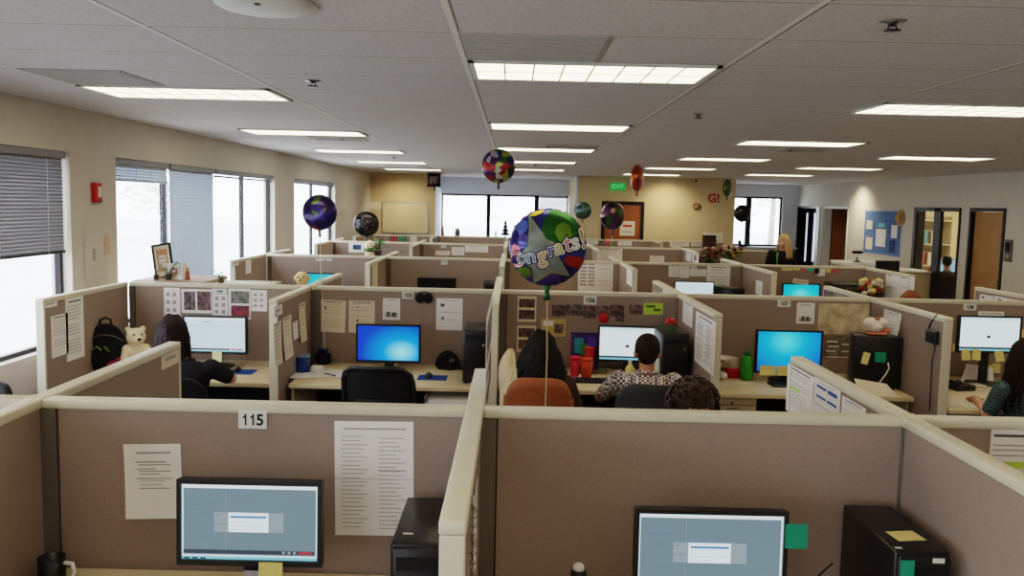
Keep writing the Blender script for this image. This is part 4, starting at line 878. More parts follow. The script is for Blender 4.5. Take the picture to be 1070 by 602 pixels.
# window bay: backpack and polar bear on the desk
p = atz(108,388,DH); t = thing('backpack','black backpack with green and red marks on the window-side desk','backpack',(p.x,p.y+.05,DH),R_(20))
k = MB().ell((0,0,.17),(.15,.085,.19)).box(-.14,.14,-.075,.075,.0,.16,0,.05,seg=3).ell((0,-.07,.10),(.11,.05,.10))
k.build('bag_body', M_NAVY, t, remesh=.012, smooth_it=3); MB().tube([(-.04,.0,.345),(-.035,0,.385),(0,0,.40),(.035,0,.385),(.04,0,.345)],.009,8).build('carry_loop', M_SEAT, t)
MB().tube([(-.13,-.03,.22),(-.07,-.09,.27),(0,-.1,.285),(.07,-.09,.27),(.13,-.03,.22)],.004,6).build('zip', M_POST, t)
MB().tube([(-.10,-.085,.16),(-.05,-.115,.20),(-.02,-.12,.17)],.007,6).tube([(0,-.12,.2),(.03,-.115,.16)],.007,6).build('green_print', mat('lime print',(110,150,70),.7), t); MB().ell((.06,-.105,.06),(.05,.03,.03)).ell((.10,-.09,.09),(.03,.03,.025)).build('red_print', mat('magenta print',(150,34,70),.7), t)
p = atz(140,388,DH); t = thing('polar_bear_plush','cream polar bear plush sitting beside the backpack','plush toy',(p.x-.01,p.y+.06,DH),R_(35))
k = MB().ell((0,0,.11),(.085,.08,.115)).ell((0,-.02,.26),(.072,.07,.066)).ell((0,-.085,.245),(.036,.05,.032)).ell((-.055,0,.315),(.022,.016,.022)).ell((.055,0,.315),(.022,.016,.022))
k.cap((-.07,-.02,.17),(-.10,-.09,.09),.032,.028).cap((.07,-.02,.17),(.10,-.09,.09),.032,.028).cap((-.05,-.05,.04),(-.08,-.15,.035),.04,.036).cap((.05,-.05,.04),(.08,-.15,.035),.04,.036)
k.build('bear_body', M_BEAR, t, remesh=.009, smooth_it=3); MB().ell((0,-.136,.252),(.014,.01,.011)).ell((-.027,-.082,.282),(.007,.006,.007),0,None,8,6).ell((.027,-.082,.282),(.007,.006,.007),0,None,8,6).build('bear_face', M_MATTE, t)
# cabinet behind the window bay with things on top
t = thing('storage_cabinet','tan cabinet behind the window-side partition carrying the certificate','cabinet',(-2.86,7.42,0)); CT = at(180,290.5,7.42).z
MB().box(-.28,.28,-.28,.28,0,CT-.03).build('carcass', M_PED, t); MB().box(-.30,.30,-.30,.30,CT-.03,CT,0,.005).build('cabinet_top', mat('tan wood',(178,150,118),.5,kind='wave',scale=6), t)
for z in (.1,.55): MB().box(-.27,.27,.28,.297,z,z+.42,0,.004).build('drawer', M_PED, t)
c0 = at(172,272,7.40); t = thing('picture_frame','black framed certificate leaning by the window','picture frame',(c0.x,7.40,CT)); Mt = Matrix.Rotation(R_(-8),4,'X') @ Matrix.Rotation(R_(-10),4,'Y'); fw,fh = .165,.30
MB().box(-fw/2,fw/2,0,.015,0,.016,0,0,Mt).box(-fw/2,fw/2,0,.015,fh-.016,fh,0,0,Mt).box(-fw/2,-fw/2+.016,0,.015,.016,fh-.016,0,0,Mt).box(fw/2-.016,fw/2,0,.015,.016,fh-.016,0,0,Mt).build('frame', M_MATTE, t)
MB().box(-fw/2+.015,fw/2-.015,.006,.012,.015,fh-.015,0,0,Mt).box(-.045,.045,.0045,.0055,.06,fh-.05,1,0,Mt).box(-.03,.03,.003,.004,.09,.2,0,0,Mt).box(-.025,.025,.0015,.0025,.17,.176,2,0,Mt).box(-.02,.02,.0015,.0025,.13,.135,2,0,Mt).build('certificate', [M_PAPERW,mat('peach border',(206,150,110),.8),M_INKD], t); MB().box(-.02,.02,.015,.08,.0,.012).build('easel_leg', M_MATTE, t)
def card(label, px, py, Y, w, h, rects, lean=-8, base=None, rz=0):
    c0 = at(px,py,Y); o = sheet('greeting_card',label,'card',(c0.x,Y,CT+h/2+.001),w,h,rects,base=base,rz=rz); o.rotation_euler.x = R_(lean); return o
card('white greeting card with pink drawing before the certificate',182,282,7.30,.13,.135,[(.25,.3,.7,.7,M_PINK),(.35,.4,.6,.6,M_PAPER)]); card('narrow cream card right of the greeting card',193,284,7.36,.035,.15,[(.2,.2,.8,.8,M_PAPERW)],base=M_PAPERW)
def pot_plant(label, x, y, z, s=1., leaves=26, seed=1, m=None, cat='plant', pot=None, flowers=None, group=None):
    t = thing('potted_plant', label, cat, (x,y,z), group=group); rnd = random.Random(seed)
    MB().lathe([(.03*s,0),(.04*s,.06*s),(.043*s,.06*s),(.043*s,.068*s),(.036*s,.068*s),(.001,.055*s)],n=18).build('pot', pot or M_POST, t)
    st = MB(); lf = MB()
    for k in range(leaves):
        a = rnd.uniform(0,6.28); r = rnd.uniform(.02,.11)*s; hz = rnd.uniform(.08,.19)*s
        p = Vector((r*math.cos(a),r*math.sin(a),hz)); st.tube([(0,0,.055*s),p*.6+Vector((0,0,.03*s)),p],.0018*s,5)
        d = Vector((math.cos(a),math.sin(a),rnd.uniform(-.3,.5))).normalized()*.045*s; w = Vector((-math.sin(a),math.cos(a),rnd.uniform(-.3,.3)))*.018*s
        lf.add([p-d*.3,p+d*.3+w,p+d,p+d*.3-w],[(0,1,2,3)],0,True)
    st.build('stems', M_LEAF, t); lf.build('leaves', m or M_LEAF, t)
    if flowers:
        for fm in flowers:
            b = MB()
            for k in range(7):
                a = rnd.uniform(0,6.28); r = rnd.uniform(.01,.1)*s; b.ell((r*math.cos(a),r*math.sin(a),rnd.uniform(.1,.2)*s),(.022*s,.022*s,.018*s),0,None,8,6)
            b.build('blossoms', fm, t)
    return t
pot_plant('small green plant at the foot of the certificate', at(176,288,7.25).x, 7.25, CT-.0, .75, 22, 3); pot_plant('small dark plant left of the certificate', at(163,288,7.25).x, 7.25, CT, .55, 18, 5)
c0 = at(196,288,7.3); t = thing('figurine','little red-brown figurine at the right end of the tan cabinet','figurine',(c0.x,7.30,CT)); MB().lathe([(.022,0),(.024,.01),(.016,.04),(.02,.055),(.012,.075),(.001,.078)],n=14).build('figurine_body', mat('red brown glaze',(150,80,66),.4), t); MB().ell((0,0,.09),(.014,.014,.016)).build('figurine_head', mat('tan glaze',(190,140,110),.4), t)
t = thing('storage_cabinet','low cabinet hidden behind the photo sheets carrying a small plant','cabinet',(-2.30,7.37,0)); z1 = at(230,296,7.35).z; MB().box(-.26,.24,-.26,.26,0,z1-.02).build('carcass', M_PED, t); MB().box(-.27,.25,-.27,.27,z1-.02,z1).build('cabinet_top', M_PED, t)
pot_plant('small trailing plant rising behind the photo sheets', at(231,290,7.3).x, 7.3, z1, .62, 26, 8)
# wall things
p = atx(101,201.5,XL_W+.02); t = thing('fire_alarm','red fire alarm on the window wall','fire alarm',p,math.pi/2); MB().box(-.055,.055,-.02,.02,-.08,.08,0,.006).build('alarm_housing', M_RED, t); MB().box(-.02,.03,-.028,-.02,-.035,.05,0,.004).build('strobe_lens', M_WHITE, t); MB().box(-.04,.04,-.022,-.02,-.07,-.05).build('alarm_grille', mat('dark red',(120,20,22),.5), t)
a_ = atx(103,268,XL_W+.005); sheet('paper_sheet','pale sheet taped on the window wall below the fire alarm','paper',(XL_W+.006,6.98,a_.z),.32,.34,[(.4,.4,.55,.7,M_INK)],rz=math.pi/2,base=mat('wall paper sheet',(214,206,198),.8)); sheet('paper_sheet','small peach slip on the window wall beside the window','paper',(XL_W+.006,7.2,at(117,256,7.2).z),.1,.16,(),rz=math.pi/2,base=mat('peach slip',(214,184,158),.8))
# far walls
def fl(Y, box, name, label, cat, base, rects=(), **k): c, w, h = onrow(Y,*box,off=.012); return sheet(name,label,cat,c,w,h,rects,base=base,**k)
c, w, h = onrow(YL,400,212,446.5,243.5,off=.015); t = thing('whiteboard','cream whiteboard on the far left tan wall','whiteboard',c); MB().box(-w/2,w/2,-.01,.012,-h/2,h/2).build('board', M_BOARD, t); MB().box(-w/2,w/2,-.016,.0,-h/2-.02,-h/2).box(-w/2,w/2,-.016,.0,h/2,h/2+.02).box(-w/2-.02,-w/2,-.016,.0,-h/2-.02,h/2+.02).box(w/2,w/2+.02,-.016,.0,-h/2-.02,h/2+.02).build('board_frame', M_METAL, t); MB().box(-w*.3,w*.3,-.06,-.016,-h/2-.02,-h/2-.01).build('pen_tray', M_METAL, t)
fl(YL,(384,211,398,219),'paper_sheet','faint cream sheet left of the whiteboard','paper',M_PAPERW)
c, w, h = onrow(YC,637.5,191,653,199,off=.03); t = thing('exit_sign','green lit EXIT sign above the far door','exit sign',(c.x,YC-.04,c.z)); MB().box(-w/2,w/2,-.025,.038,-h/2,h/2,0,.005).build('sign_housing', mat('green sign face',(30,150,70),.5,emit=.35,ecol=(20,190,80)), t); vs,fs = text_mesh('EXIT',h*.8,off=.004); MB().add([(v.x,-.0255-v.z,v.y) for v in vs],fs).build('sign_text', mat('green sign text',(140,255,170),.5,emit=.25,ecol=(120,255,150)), t)
fl(YC-.016,(648,231,663,246.5),'paper_sheet','cream notice on the far brown door','paper',M_PAPERW,[(.2,.6,.8,.75,M_RED),(.2,.2,.8,.3,M_INK)])
c0 = at(728,216,YC-.02); t = thing('wall_clock','small round brown clock on the far tan wall','clock',c0); Mx = Matrix.Rotation(math.pi/2,4,'X'); MB().lathe([(.08,-.018),(.08,.012),(.066,.018),(.066,.008),(.001,.008)],n=28,M=Mx).build('clock_case', mat('brown case',(112,74,48),.5), t); MB().lathe([(.064,.008),(.064,.0095),(.001,.0095)],n=28,M=Mx).build('clock_face', mat('tan dial',(176,140,96),.6), t); MB().box(-.003,.003,-.013,-.0105,0,.045).box(0,.032,-.013,-.0105,-.003,.003).build('clock_hands', M_MATTE, t)
c, w, h = onrow(YC,739,200.5,753,214.5,off=.02); t = thing('letter_sign','sign of two big red characters on the far tan wall','sign',(c.x,YC-.014,c.z)); vs,fs = text_mesh('G!',.27,off=.008,ext=.008); MB().add([(v.x,-.0-v.z,v.y) for v in vs],fs).build('sign_letters', mat('red letter',(176,60,66),.5), t)
fl(YC,(735,243,755,258),'paper_sheet','cream sheet on the tan wall above the right partitions','paper',M_PAPERW,[(.3,.3,.7,.5,M_INKD)]); c0 = at(612,238,YC); fl(YC,(612,230,624,243),'paper_sheet','faint sheet on the tan wall left of the brown door','paper',mat('faint tan sheet',(214,194,154),.8))
c0 = at(727,189,YC-.03); t = thing('camera_dome','small tan fitting high on the far tan wall','wall fitting',(c0.x,YC-.05,c0.z)); MB().box(-.07,.07,.0,.048,-.05,.05,0,.01).build('fitting_body', M_TAN, t); MB().ell((0,-.01,-.01),(.035,.03,.03)).build('fitting_lens', M_POST, t)
# right wall
a_ = atx(905,221,XR_W-.01); b_ = atx(939,271,XR_W-.01); yc = (a_.y+b_.y)/2; w = abs(a_.y-b_.y); zt, zb = a_.z, b_.z+.06; t = thing('notice_board','blue felt notice board with papers on the right wall','notice board',(XR_W-.012,yc,(zt+zb)/2),-math.pi/2); h = zt-zb
MB().box(-w/2,w/2,0,.011,-h/2,h/2).build('felt_panel', M_BLUEF, t); MB().box(-w/2-.02,w/2+.02,-.006,.011,h/2,h/2+.02).box(-w/2-.02,w/2+.02,-.006,.011,-h/2-.02,-h/2).box(-w/2-.02,-w/2,-.006,.011,-h/2,h/2).box(w/2,w/2+.02,-.006,.011,-h/2,h/2).build('board_frame', mat('blue frame',(120,150,200),.5), t)
for q,(u,v,pw,ph,m,lb) in enumerate([(.15,.67,.18,.22,M_PAPERW,'upper left'),(.17,.22,.2,.3,M_PAPERW,'lower left'),(.5,.38,.28,.42,M_PAPER,'tall centre'),(.5,.68,.2,.1,mat('aqua card',(120,200,210),.7),'aqua centre'),(.86,.55,.16,.3,M_PAPER,'right'),(.82,.2,.14,.28,mat('navy card',(36,56,120),.7),'dark blue lower right')]):
    sheet('paper_sheet','paper on the blue notice board, %s one' % lb,'paper',(XR_W-.026,yc-(u-.5)*w,zb+v*h),pw*w,ph*h,(),rz=-math.pi/2,base=m,group='papers on the blue notice board')
c0 = atx(938,228,XR_W-.08); t = thing('straw_hat','straw hat hanging at the right edge of the blue notice board','hat',(XR_W-.03,c0.y,c0.z),-math.pi/2); MB().lathe([(.2,.0),(.2,.008),(.1,.012),(.085,.09),(.03,.11),(.001,.112)],n=26,M=Matrix.Rotation(math.pi/2,4,'X') @ Matrix.Scale(.8,4)).build('hat_straw', mat('straw',(186,150,96),.85,kind='wave',scale=30), t); MB().lathe([(.101,.014),(.096,.035),(.09,.035)],n=26,M=Matrix.Rotation(math.pi/2,4,'X') @ Matrix.Scale(.8,4)).build('hat_band', M_BROWNC, t)
c0 = atx(1053.5,262,XR_W-.02); t = thing('wall_panel','dark wall control right of the oak door','wall control',c0,-math.pi/2); MB().box(-.09,.09,-.012,.018,-.17,.17,0,.006).build('control_plate', M_POST, t); MB().box(-.06,.06,-.016,-.012,-.02,.13).build('control_display', M_MATTE, t); MB().box(-.03,.03,-.017,-.012,-.11,-.06).build('control_switch', M_METAL, t)
# ------------------------------------------------------------------ chairs
def task_chair(label, x, y, rz, m=None, back='mesh', bh=.5, bw=.46, zs=.46, arms=True, bz=None):
    # sitter faces local +y; the backrest stands at local -y
    m = m or M_SEAT; t = thing('office_chair', label, 'chair', (x,y,0), rz)
    MB().box(-.245,.245,-.22,.26,zs-.07,zs,0,.03,seg=3).build('seat', m, t)
    z0 = zs+.12 if bz is None else bz
    B = MB(); vs=[]; fs=[]; nx, nz = 14, 10
    for side in (0,1):
        for j in range(nz+1):
            for i in range(nx+1):
                u = i/nx*2-1; v = j/nz; hw = bw/2*(1-.14*abs(v*2-1)**3); cr = (1-abs(u)**5*.12*(v > .8))
                vs.append((u*hw, -.25-.10*v+.06*u*u+(0 if side else .035), z0+bh*v*cr))
    n = (nx+1)*(nz+1)
    for j in range(nz):
        for i in range(nx):
            a = j*(nx+1)+i; fs.append((a,a+1,a+nx+2,a+nx+1)); fs.append((n+a,n+a+nx+1,n+a+nx+2,n+a+1))
    for i in range(nx): fs.append((i,n+i,n+i+1,i+1)); a=nz*(nx+1)+i; fs.append((a,a+1,n+a+1,n+a))
    for j in range(nz): a=j*(nx+1); fs.append((a,a+nx+1,n+a+nx+1,n+a)); a+=nx; fs.append((a,n+a,n+a+nx+1,a+nx+1))
    B.add(vs,fs,0,True); B.build('backrest', m, t)
    if back == 'mesh':
        fr = MB(); pts=[]
        for k in range(29):
            a = math.pi*2*k/28; u = max(-1,min(1,1.25*math.cos(a))); v = max(0,min(1,.5+.62*math.sin(a))); pts.append((u*bw/2*(1-.1*abs(v*2-1)**3), -.25-.10*v+.06*u*u-.01, z0+bh*v))
        fr.tube(pts,.014,8,cap=False); fr.box(-bw*.3,bw*.3,-.315,-.295,z0+bh*.36,z0+bh*.46,0,.008); fr.build('back_frame', M_BLACK, t)
    MB().tube([(0,-.05,zs-.09),(0,-.25,zs-.07),(0,-.30,zs+.05),(0,-.30,z0+.18)],[.03,.028,.024,.02],10).build('back_bracket', M_BLACK, t)
    MB().lathe([(.03,.11),(.03,.24),(.022,.24),(.022,zs-.08),(.06,zs-.075),(.06,zs-.07)],n=16).build('gas_column', M_BLACK, t)
    for k in range(5):
        a = 2*math.pi*k/5+.3; d = Vector((math.cos(a),math.sin(a),0)); l = MB().tube([d*.02+Vector((0,0,.12)),d*.15+Vector((0,0,.115)),d*.30+Vector((0,0,.085))],[.032,.026,.018],8).build('base_leg', M_BLACK, t)
        MB().lathe([(.028,-.02),(.03,-.016),(.03,.016),(.028,.02)],(0,0,0),0,Matrix.Translation(d*.30+Vector((0,0,.03))) @ Matrix.Rotation(a,4,'Z') @ Matrix.Rotation(math.pi/2,4,'X'),14).build('caster', M_MATTE, l)
    if arms:
        for s in (-1,1):
            MB().tube([(s*.2,0,zs-.05),(s*.29,0,zs-.03),(s*.30,-.02,zs+.17)],.016,8).build('arm_post', M_BLACK, t); MB().box(s*.30-.035,s*.30+.035,-.14,.12,zs+.172,zs+.20,0,.012,seg=2).build('armrest', M_BLACK, t)
    return t

# ------------------------------------------------------------------ people
def limb_chain(mb, pts, rs):
    for a, b, ra, rb in zip(pts[:-1],pts[1:],rs[:-1],rs[1:]): mb.cap(a,b,ra,rb)
def hand(mb, wrist, fwd, up, side, curl=.5):
    f = Vector(fwd).normalized(); u = Vector(up); u = (u-f*u.dot(f)).normalized(); s = f.cross(u)*side; w = Vector(wrist)
    mb.cap(w, w+f*.045, .026,.03); mb.ell((0,0,0),(.040,.042,.016),0,Matrix.Translation(w+f*.055) @ Matrix([[s.x,f.x,u.x,0],[s.y,f.y,u.y,0],[s.z,f.z,u.z,0],[0,0,0,1]]),14,8)
    for k,(o,L) in enumerate([(-.030,.060),(-.010,.072),(.011,.068),(.030,.054)]):
        b = w+f*.092+s*o; d = f; p = b-f*.02
        for q in range(3):
            l = L*(.45,.32,.23)[q]+(.02 if q == 0 else 0); ang = curl*.45*(q+ .4); d2 = (f*math.cos(ang*1.2)-u*math.sin(ang*1.2)); e = p+d2*l; mb.cap(p,e,.0095-.0008*q,.009-.0008*q,n=8); p = e
    b = w+f*.03-s*.03; m_ = b+(f*.6-s*.8).normalized()*.035; e = m_+(f*.95-s*.3-u*.25).normalized()*.032; mb.cap(b,m_,.013,.011,n=8); mb.cap(m_,e,.011,.009,n=8)
def head_mesh(mb, C, Rm, s=1.):
    M = Matrix.Translation(C) @ Rm.to_4x4() @ Matrix.Scale(s,4)
    E = lambda c,r: mb.ell(c,r,0,M,18,12)
    E((0,-.012,.035),(.076,.094,.088)); E((0,.015,-.03),(.060,.066,.075)); E((0,.045,-.075),(.036,.036,.034)); E((0,.055,-.035),(.040,.036,.04))
    E((-.045,.045,-.03),(.024,.026,.024)); E((.045,.045,-.03),(.024,.026,.024))          # cheeks
    E((0,.088,-.018),(.013,.018,.014)); E((0,.080,.008),(.009,.014,.026)); E((0,.070,.038),(.055,.02,.016))   # nose, brow
    E((0,.083,-.062),(.022,.012,.009))                                                     # lips
    for q in (-1,1): E((q*.078,-.008,-.005),(.012,.022,.032))
    return M
def face(M, parent, skin):
    for q in (-1,1):
        e = MB().ell((q*.030,.076,.016),(.0135,.010,.0095),0,M,12,8).build('eye', M_EYE, parent); MB().ell((q*.030,.0845,.016),(.0062,.003,.0065),0,M,10,6).build('iris', M_IRIS, e)
        MB().tube([M @ Vector((q*.016,.090,.036)),M @ Vector((q*.030,.089,.041)),M @ Vector((q*.047,.079,.036))],[.003,.0038,.002],6).build('eyebrow', M_DARKHAIR, parent)
    MB().ell((0,.0925,-.058),(.019,.005,.0045),0,M,12,6).ell((0,.0925,-.066),(.017,.006,.005),0,M,12,6).build('lips', M_LIP, parent)
def hair_short(C, Rm, parent, m, vox=.007):
    M = Matrix.Translation(C) @ Rm.to_4x4(); h = MB()
    h.ell((0,-.022,.052),(.082,.094,.084),0,M,20,14).ell((0,-.055,.0),(.068,.062,.07),0,M,18,12).ell((0,.045,.085),(.06,.045,.04),0,M,16,10)
    for q in (-1,1): h.ell((q*.07,.0,.03),(.014,.05,.045),0,M,12,8)
    return h.build('hair', m, parent, remesh=vox, smooth_it=2)
def hair_long(C, Rm, parent, m, L=.45, n=150, wave=.012, spread=.15, seed=1, parting=0., fwd=.02, floor_y=None, vol=1., drop=None):
    M = Matrix.Translation(C) @ Rm.to_4x4(); h = MB(); rnd = random.Random(seed)
    h.ell((0,-.020,.048),(.086*vol,.100,.092),0,M,20,14)
    h.ell((0,-.065,-.04),(.085*vol,.060,.11),0,M,18,12)
    for k in range(n):
        a = rnd.uniform(-.18,1.18)*math.pi; rr = rnd.uniform(.85,1.02)          # around the back of the head, ear to ear
        sx = math.cos(a); sy = -math.sin(a)
        l = L*rnd.uniform(.72,1.0); ph = rnd.uniform(0,6.28); pts=[]; rs=[]
        p0 = Vector((sx*.03,sy*.03-.015,.138)); p1 = Vector((sx*.080*vol,sy*.088-.02,.075)); p2 = Vector((sx*.092*vol,sy*.098-.02,.0))
        N = 9
        for q in range(N+1):
            t = q/N
            if t < .12: p = p0.lerp(p1,t/.12)
            elif t < .3: p = p1.lerp(p2,(t-.12)/.18)
            else:
                tt = (t-.3)/.7; p = p2+Vector((sx*spread*tt*.45+wave*math.sin(ph+tt*9), sy*.03*tt-.02*tt+wave*.7*math.cos(ph+tt*8), -l*tt))
            pts.append(M @ p); rs.append((.009,.012,.0125,.0125,.0125,.012,.0115,.010,.008,.003)[q])
        h.tube(pts,rs,5)
    return h.build('hair', m, parent)
def hair_curly(C, Rm, parent, m, n=260, seed=3, r=1.):
    M = Matrix.Translation(C) @ Rm.to_4x4(); h = MB(); rnd = random.Random(seed); h.ell((0,-.022,.05),(.095*r,.104*r,.095*r),0,M,20,14)
    for k in range(n):
        d = Vector((rnd.gauss(0,1),rnd.gauss(0,1),rnd.gauss(0,1))).normalized()
        if d.y > .35 and d.z < .35: continue
        if d.z < -.75: continue
        b = Vector((0,-.022,.045))+Vector((d.x*.098*r,d.y*.104*r,d.z*.098*r)); u = d.orthogonal().normalized(); w = d.cross(u); pts=[]; ph = rnd.uniform(0,6.28); rad = rnd.uniform(.010,.017)
        for q in range(9): a = ph+q*.85; pts.append(M @ (b+d*(.0035*q-.004)+(u*math.cos(a)+w*math.sin(a))*rad+Vector((0,0,-.0015*q))))
        h.tube(pts,[.0055]*8+[.002],5)
    return h.build('hair', m, parent)
def person(label, loc, rz, skin, top_m, bot_m, hair, sc=1., lean=.05, head_yaw=0, head_pitch=0, stand=False, arms=None, sleeve='short', vox=.011, hi=1., curls=.5, name='person', slump=0., neck=.145, hx=0.):
    t = thing(name, label, 'person', loc, rz)
    if stand:
        pel = Vector((0,0,.96)); ch = Vector((0,.0,1.28)); nk = Vector((0,-.01,1.46)); hd = Vector((0,.02,1.60)); hips=.09
        hip = [Vector((q*hips,0,.93)) for q in (-1,1)]; kn = [Vector((q*.10,.02,.50)) for q in (-1,1)]; an = [Vector((q*.11,-.02,.09)) for q in (-1,1)]; toe = [Vector((q*.13,.13,.035)) for q in (-1,1)]
    else:
        pel = Vector((0,-.02,.54)); ch = Vector((0,lean*.6,.84-slump*.5)); nk = Vector((0,lean,1.02-slump)); hd = Vector((hx,lean+.035,1.02+neck-slump)); hips=.095
        hip = [Vector((q*hips,0,.53)) for q in (-1,1)]; kn = [Vector((q*.13,.43,.52)) for q in (-1,1)]; an = [Vector((q*.13,.40,.10)) for q in (-1,1)]; toe = [Vector((q*.14,.55,.04)) for q in (-1,1)]
    sh = [Vector((q*.175,nk.y-.01,nk.z-.065)) for q in (-1,1)]
    if arms is None:
        arms = [(Vector((q*.25,.10,ch.z-.08)) if not stand else Vector((q*.235,-.02,1.14)), Vector((q*.17,.34,.79)) if not stand else Vector((q*.22,.10,.92))) for q in (-1,1)]
    else: arms = [(Vector(a),Vector(b)) for a,b in arms]
    Rm = Matrix.Rotation(head_yaw,3,'Z') @ Matrix.Rotation(head_pitch,3,'X')
    b = MB()
    b.ell(tuple(pel+Vector((0,0,.02))),(.165,.115,.11)); b.ell(tuple(pel.lerp(ch,.5)),(.135,.095,.14)); b.ell(tuple(ch+Vector((0,0,.01))),(.165,.105,.15)); b.ell(tuple(nk+Vector((0,-.01,-.07))),(.165,.075,.06))
    b.cap(nk+Vector((0,-.012,-.06)),hd+Vector((0,-.025,-.05)),.056,.05)
    for k in (0,1):
        q = (-1,1)[k]; el, wr = arms[k]
        limb_chain(b,[sh[k],el,wr],[.052,.040,.026]); d = (wr-el).normalized(); hand(b, wr, (d+Vector((0,0,-.2 if not stand else 0))), (0,0,1) if not stand else (q,0,0), q, curls)
        limb_chain(b,[hip[k],kn[k],an[k]],[.085,.056,.038]); b.cap(an[k]+Vector((0,-.02,-.03)),toe[k],.04,.03)
    M = head_mesh(b, hd, Rm)
    body = b.build('body', skin, t, remesh=vox, smooth_it=2)
    c = MB(); g = .014
    c.ell(tuple(pel+Vector((0,0,.05))),(.165+g,.115+g,.10+g)); c.ell(tuple(pel.lerp(ch,.5)),(.140+g,.100+g,.16)); c.ell(tuple(ch+Vector((0,0,.01))),(.165+g,.105+g,.15)); c.ell(tuple(nk+Vector((0,-.01,-.075))),(.165+g*.6,.075+g,.06+g*.4))
    for k in (0,1):
        el, wr = arms[k]; e = el if sleeve == 'short' else wr
        if sleeve == 'short': c.cap(sh[k],sh[k].lerp(el,.8),.052+g*.8,.044+g*.7)
        else: limb_chain(c,[sh[k],el,el.lerp(wr,.93)],[.052+g,.042+g,.030+g*.7])
    top = c.build('top', top_m, t, remesh=vox, smooth_it=2)
    co = MB().tube([nk+Vector((.066*math.cos(a),-.012+.06*math.sin(a),-.012-.012*math.sin(a))) for a in [2*math.pi*k/20 for k in range(21)]],.011,6,cap=False).build('collar', top_m, t)
    tr = MB(); tr.ell(tuple(pel+Vector((0,0,-.01))),(.165+g*.6,.115+g*.6,.10))
    for k in (0,1): limb_chain(tr,[hip[k],kn[k],an[k]+Vector((0,0,.03))],[.085+g,.058+g,.05])
    tr.build('trousers', bot_m, t, remesh=vox*1.1, smooth_it=2)
    for k in (0,1): MB().cap(an[k]+Vector((0,-.03,-.035)),toe[k]+Vector((0,.01,.003)),.047,.038).build('shoe', M_MATTE, t)
    face(M, t, skin)
    Ch = hd
    if hair[0] == 'short': hair_short(Ch,Rm,t,hair[1])
    elif hair[0] == 'long': hair_long(Ch,Rm,t,hair[1],**hair[2])
    elif hair[0] == 'curly': hair_curly(Ch,Rm,t,hair[1],**hair[2])
    t.scale = (sc,sc,sc)
    return t, hd

# 104: woman with dark hair, reaching for the mouse
person('woman with long dark hair in a black top using the mouse at desk 104', (-2.19,5.62,0), R_(4), M_SKIN, M_NAVY, M_JEANS, ('long',M_WINEHAIR,dict(L=.40,n=150,wave=.008,spread=.06,seed=2)), sc=1.02, lean=.10, slump=.05, hx=-.075, head_yaw=R_(-14), arms=[((-.27,.20,.80),(-.14,.44,.80)),((.29,.14,.83),(.21,.46,.785))], curls=.7)
task_chair('black office chair under the dark-haired woman at desk 104', -2.17, 5.60, R_(4), M_SEAT, 'pad', .36, .46)
# 105: empty mesh chair
task_chair('empty black mesh chair at desk 105', -.84, 5.86, R_(-6), M_SEAT, 'mesh', .40, .48, zs=.44, bz=.585)
# 106: woman with very long black hair, russet chair
person('woman with very long wavy black hair seated left at desk 106', (.19,5.48,0), R_(-12), M_SKIN2, M_BROWNC, M_JEANS, ('long',M_BLACKHAIR,dict(L=.36,n=300,wave=.028,spread=.25,seed=5,vol=1.05)), sc=.97, slump=.01, lean=.06, head_yaw=R_(-20))
task_chair('russet leather chair of the woman with long black hair', .19, 5.42, R_(-3), M_CHAIRO, 'pad', .62, .44, zs=.44, bz=.41)
# 106: man in checked shirt
person('man with short dark hair in a checked shirt seated at desk 106', (.885,5.50,0), R_(-8), M_SKIN2, M_CHECK, M_JEANS, ('short',M_DARKHAIR), sc=1.0, slump=.015, neck=.108, lean=.06, arms=[((-.30,.12,.80),(-.20,.42,.79)),((.28,.16,.80),(.14,.44,.79))], vox=.010)
task_chair('charcoal office chair under the man in the checked shirt', .93, 5.44, R_(-8), M_GREYF, 'pad', .47, .50, zs=.44, bz=.53)
# behind the front right partition, facing the camera
person('person with dark curly hair facing the camera behind front right partition', (.83,3.98,0), R_(180+4), M_SKIN, M_BROWNC, M_JEANS, ('curly',M_CURL,dict(n=420,r=1.06)), sc=.98, slump=-.005, lean=.10, head_pitch=R_(-6))
task_chair('dark chair of the curly-haired person behind the front right partition', .83, 4.02, R_(184), M_SEAT, 'pad', .30, .44)
# 108
person('woman with long dark hair in a plaid shirt at the right edge, desk 108', (3.47,5.62,0), R_(6), M_SKIN, M_PLAID, M_NAVY, ('long',M_DARKHAIR,dict(L=.36,n=200,wave=.012,spread=.2,seed=8,vol=1.15)), sc=.98, slump=.03, lean=.08, head_yaw=R_(10))
task_chair('black office chair of the plaid-shirted woman at desk 108', 3.50, 5.56, R_(6), M_SEAT, 'pad', .42, .46)
# standing blonde
tp, hd = person('blonde woman standing in a black jacket with a green lanyard', (4.41,14.1,0), R_(178), M_SKIN, M_JACKET, M_NAVY, ('long',M_BLOND,dict(L=.30,n=90,wave=.01,spread=.10,seed=11,vol=1.0)), sc=.97, stand=True, head_yaw=R_(-58), sleeve='long', vox=.013)
MB().tube([(.10,.085,1.42),(.115,.125,1.32),(.11,.14,1.18),(.10,.135,1.05)],.012,6).build('green_lanyard', mat('green strap',(96,150,90),.7), tp)
# office
person('dark-haired person seated at a desk in the lit glass office', (8.02,15.85,0), R_(-12), M_SKIN2, M_BROWNC, M_JEANS, ('short',M_BLACKHAIR), sc=1.0, vox=.013)
task_chair('dark chair in the lit glass office', 8.01, 15.80, R_(-12), M_SEAT, 'pad', .36, .44)
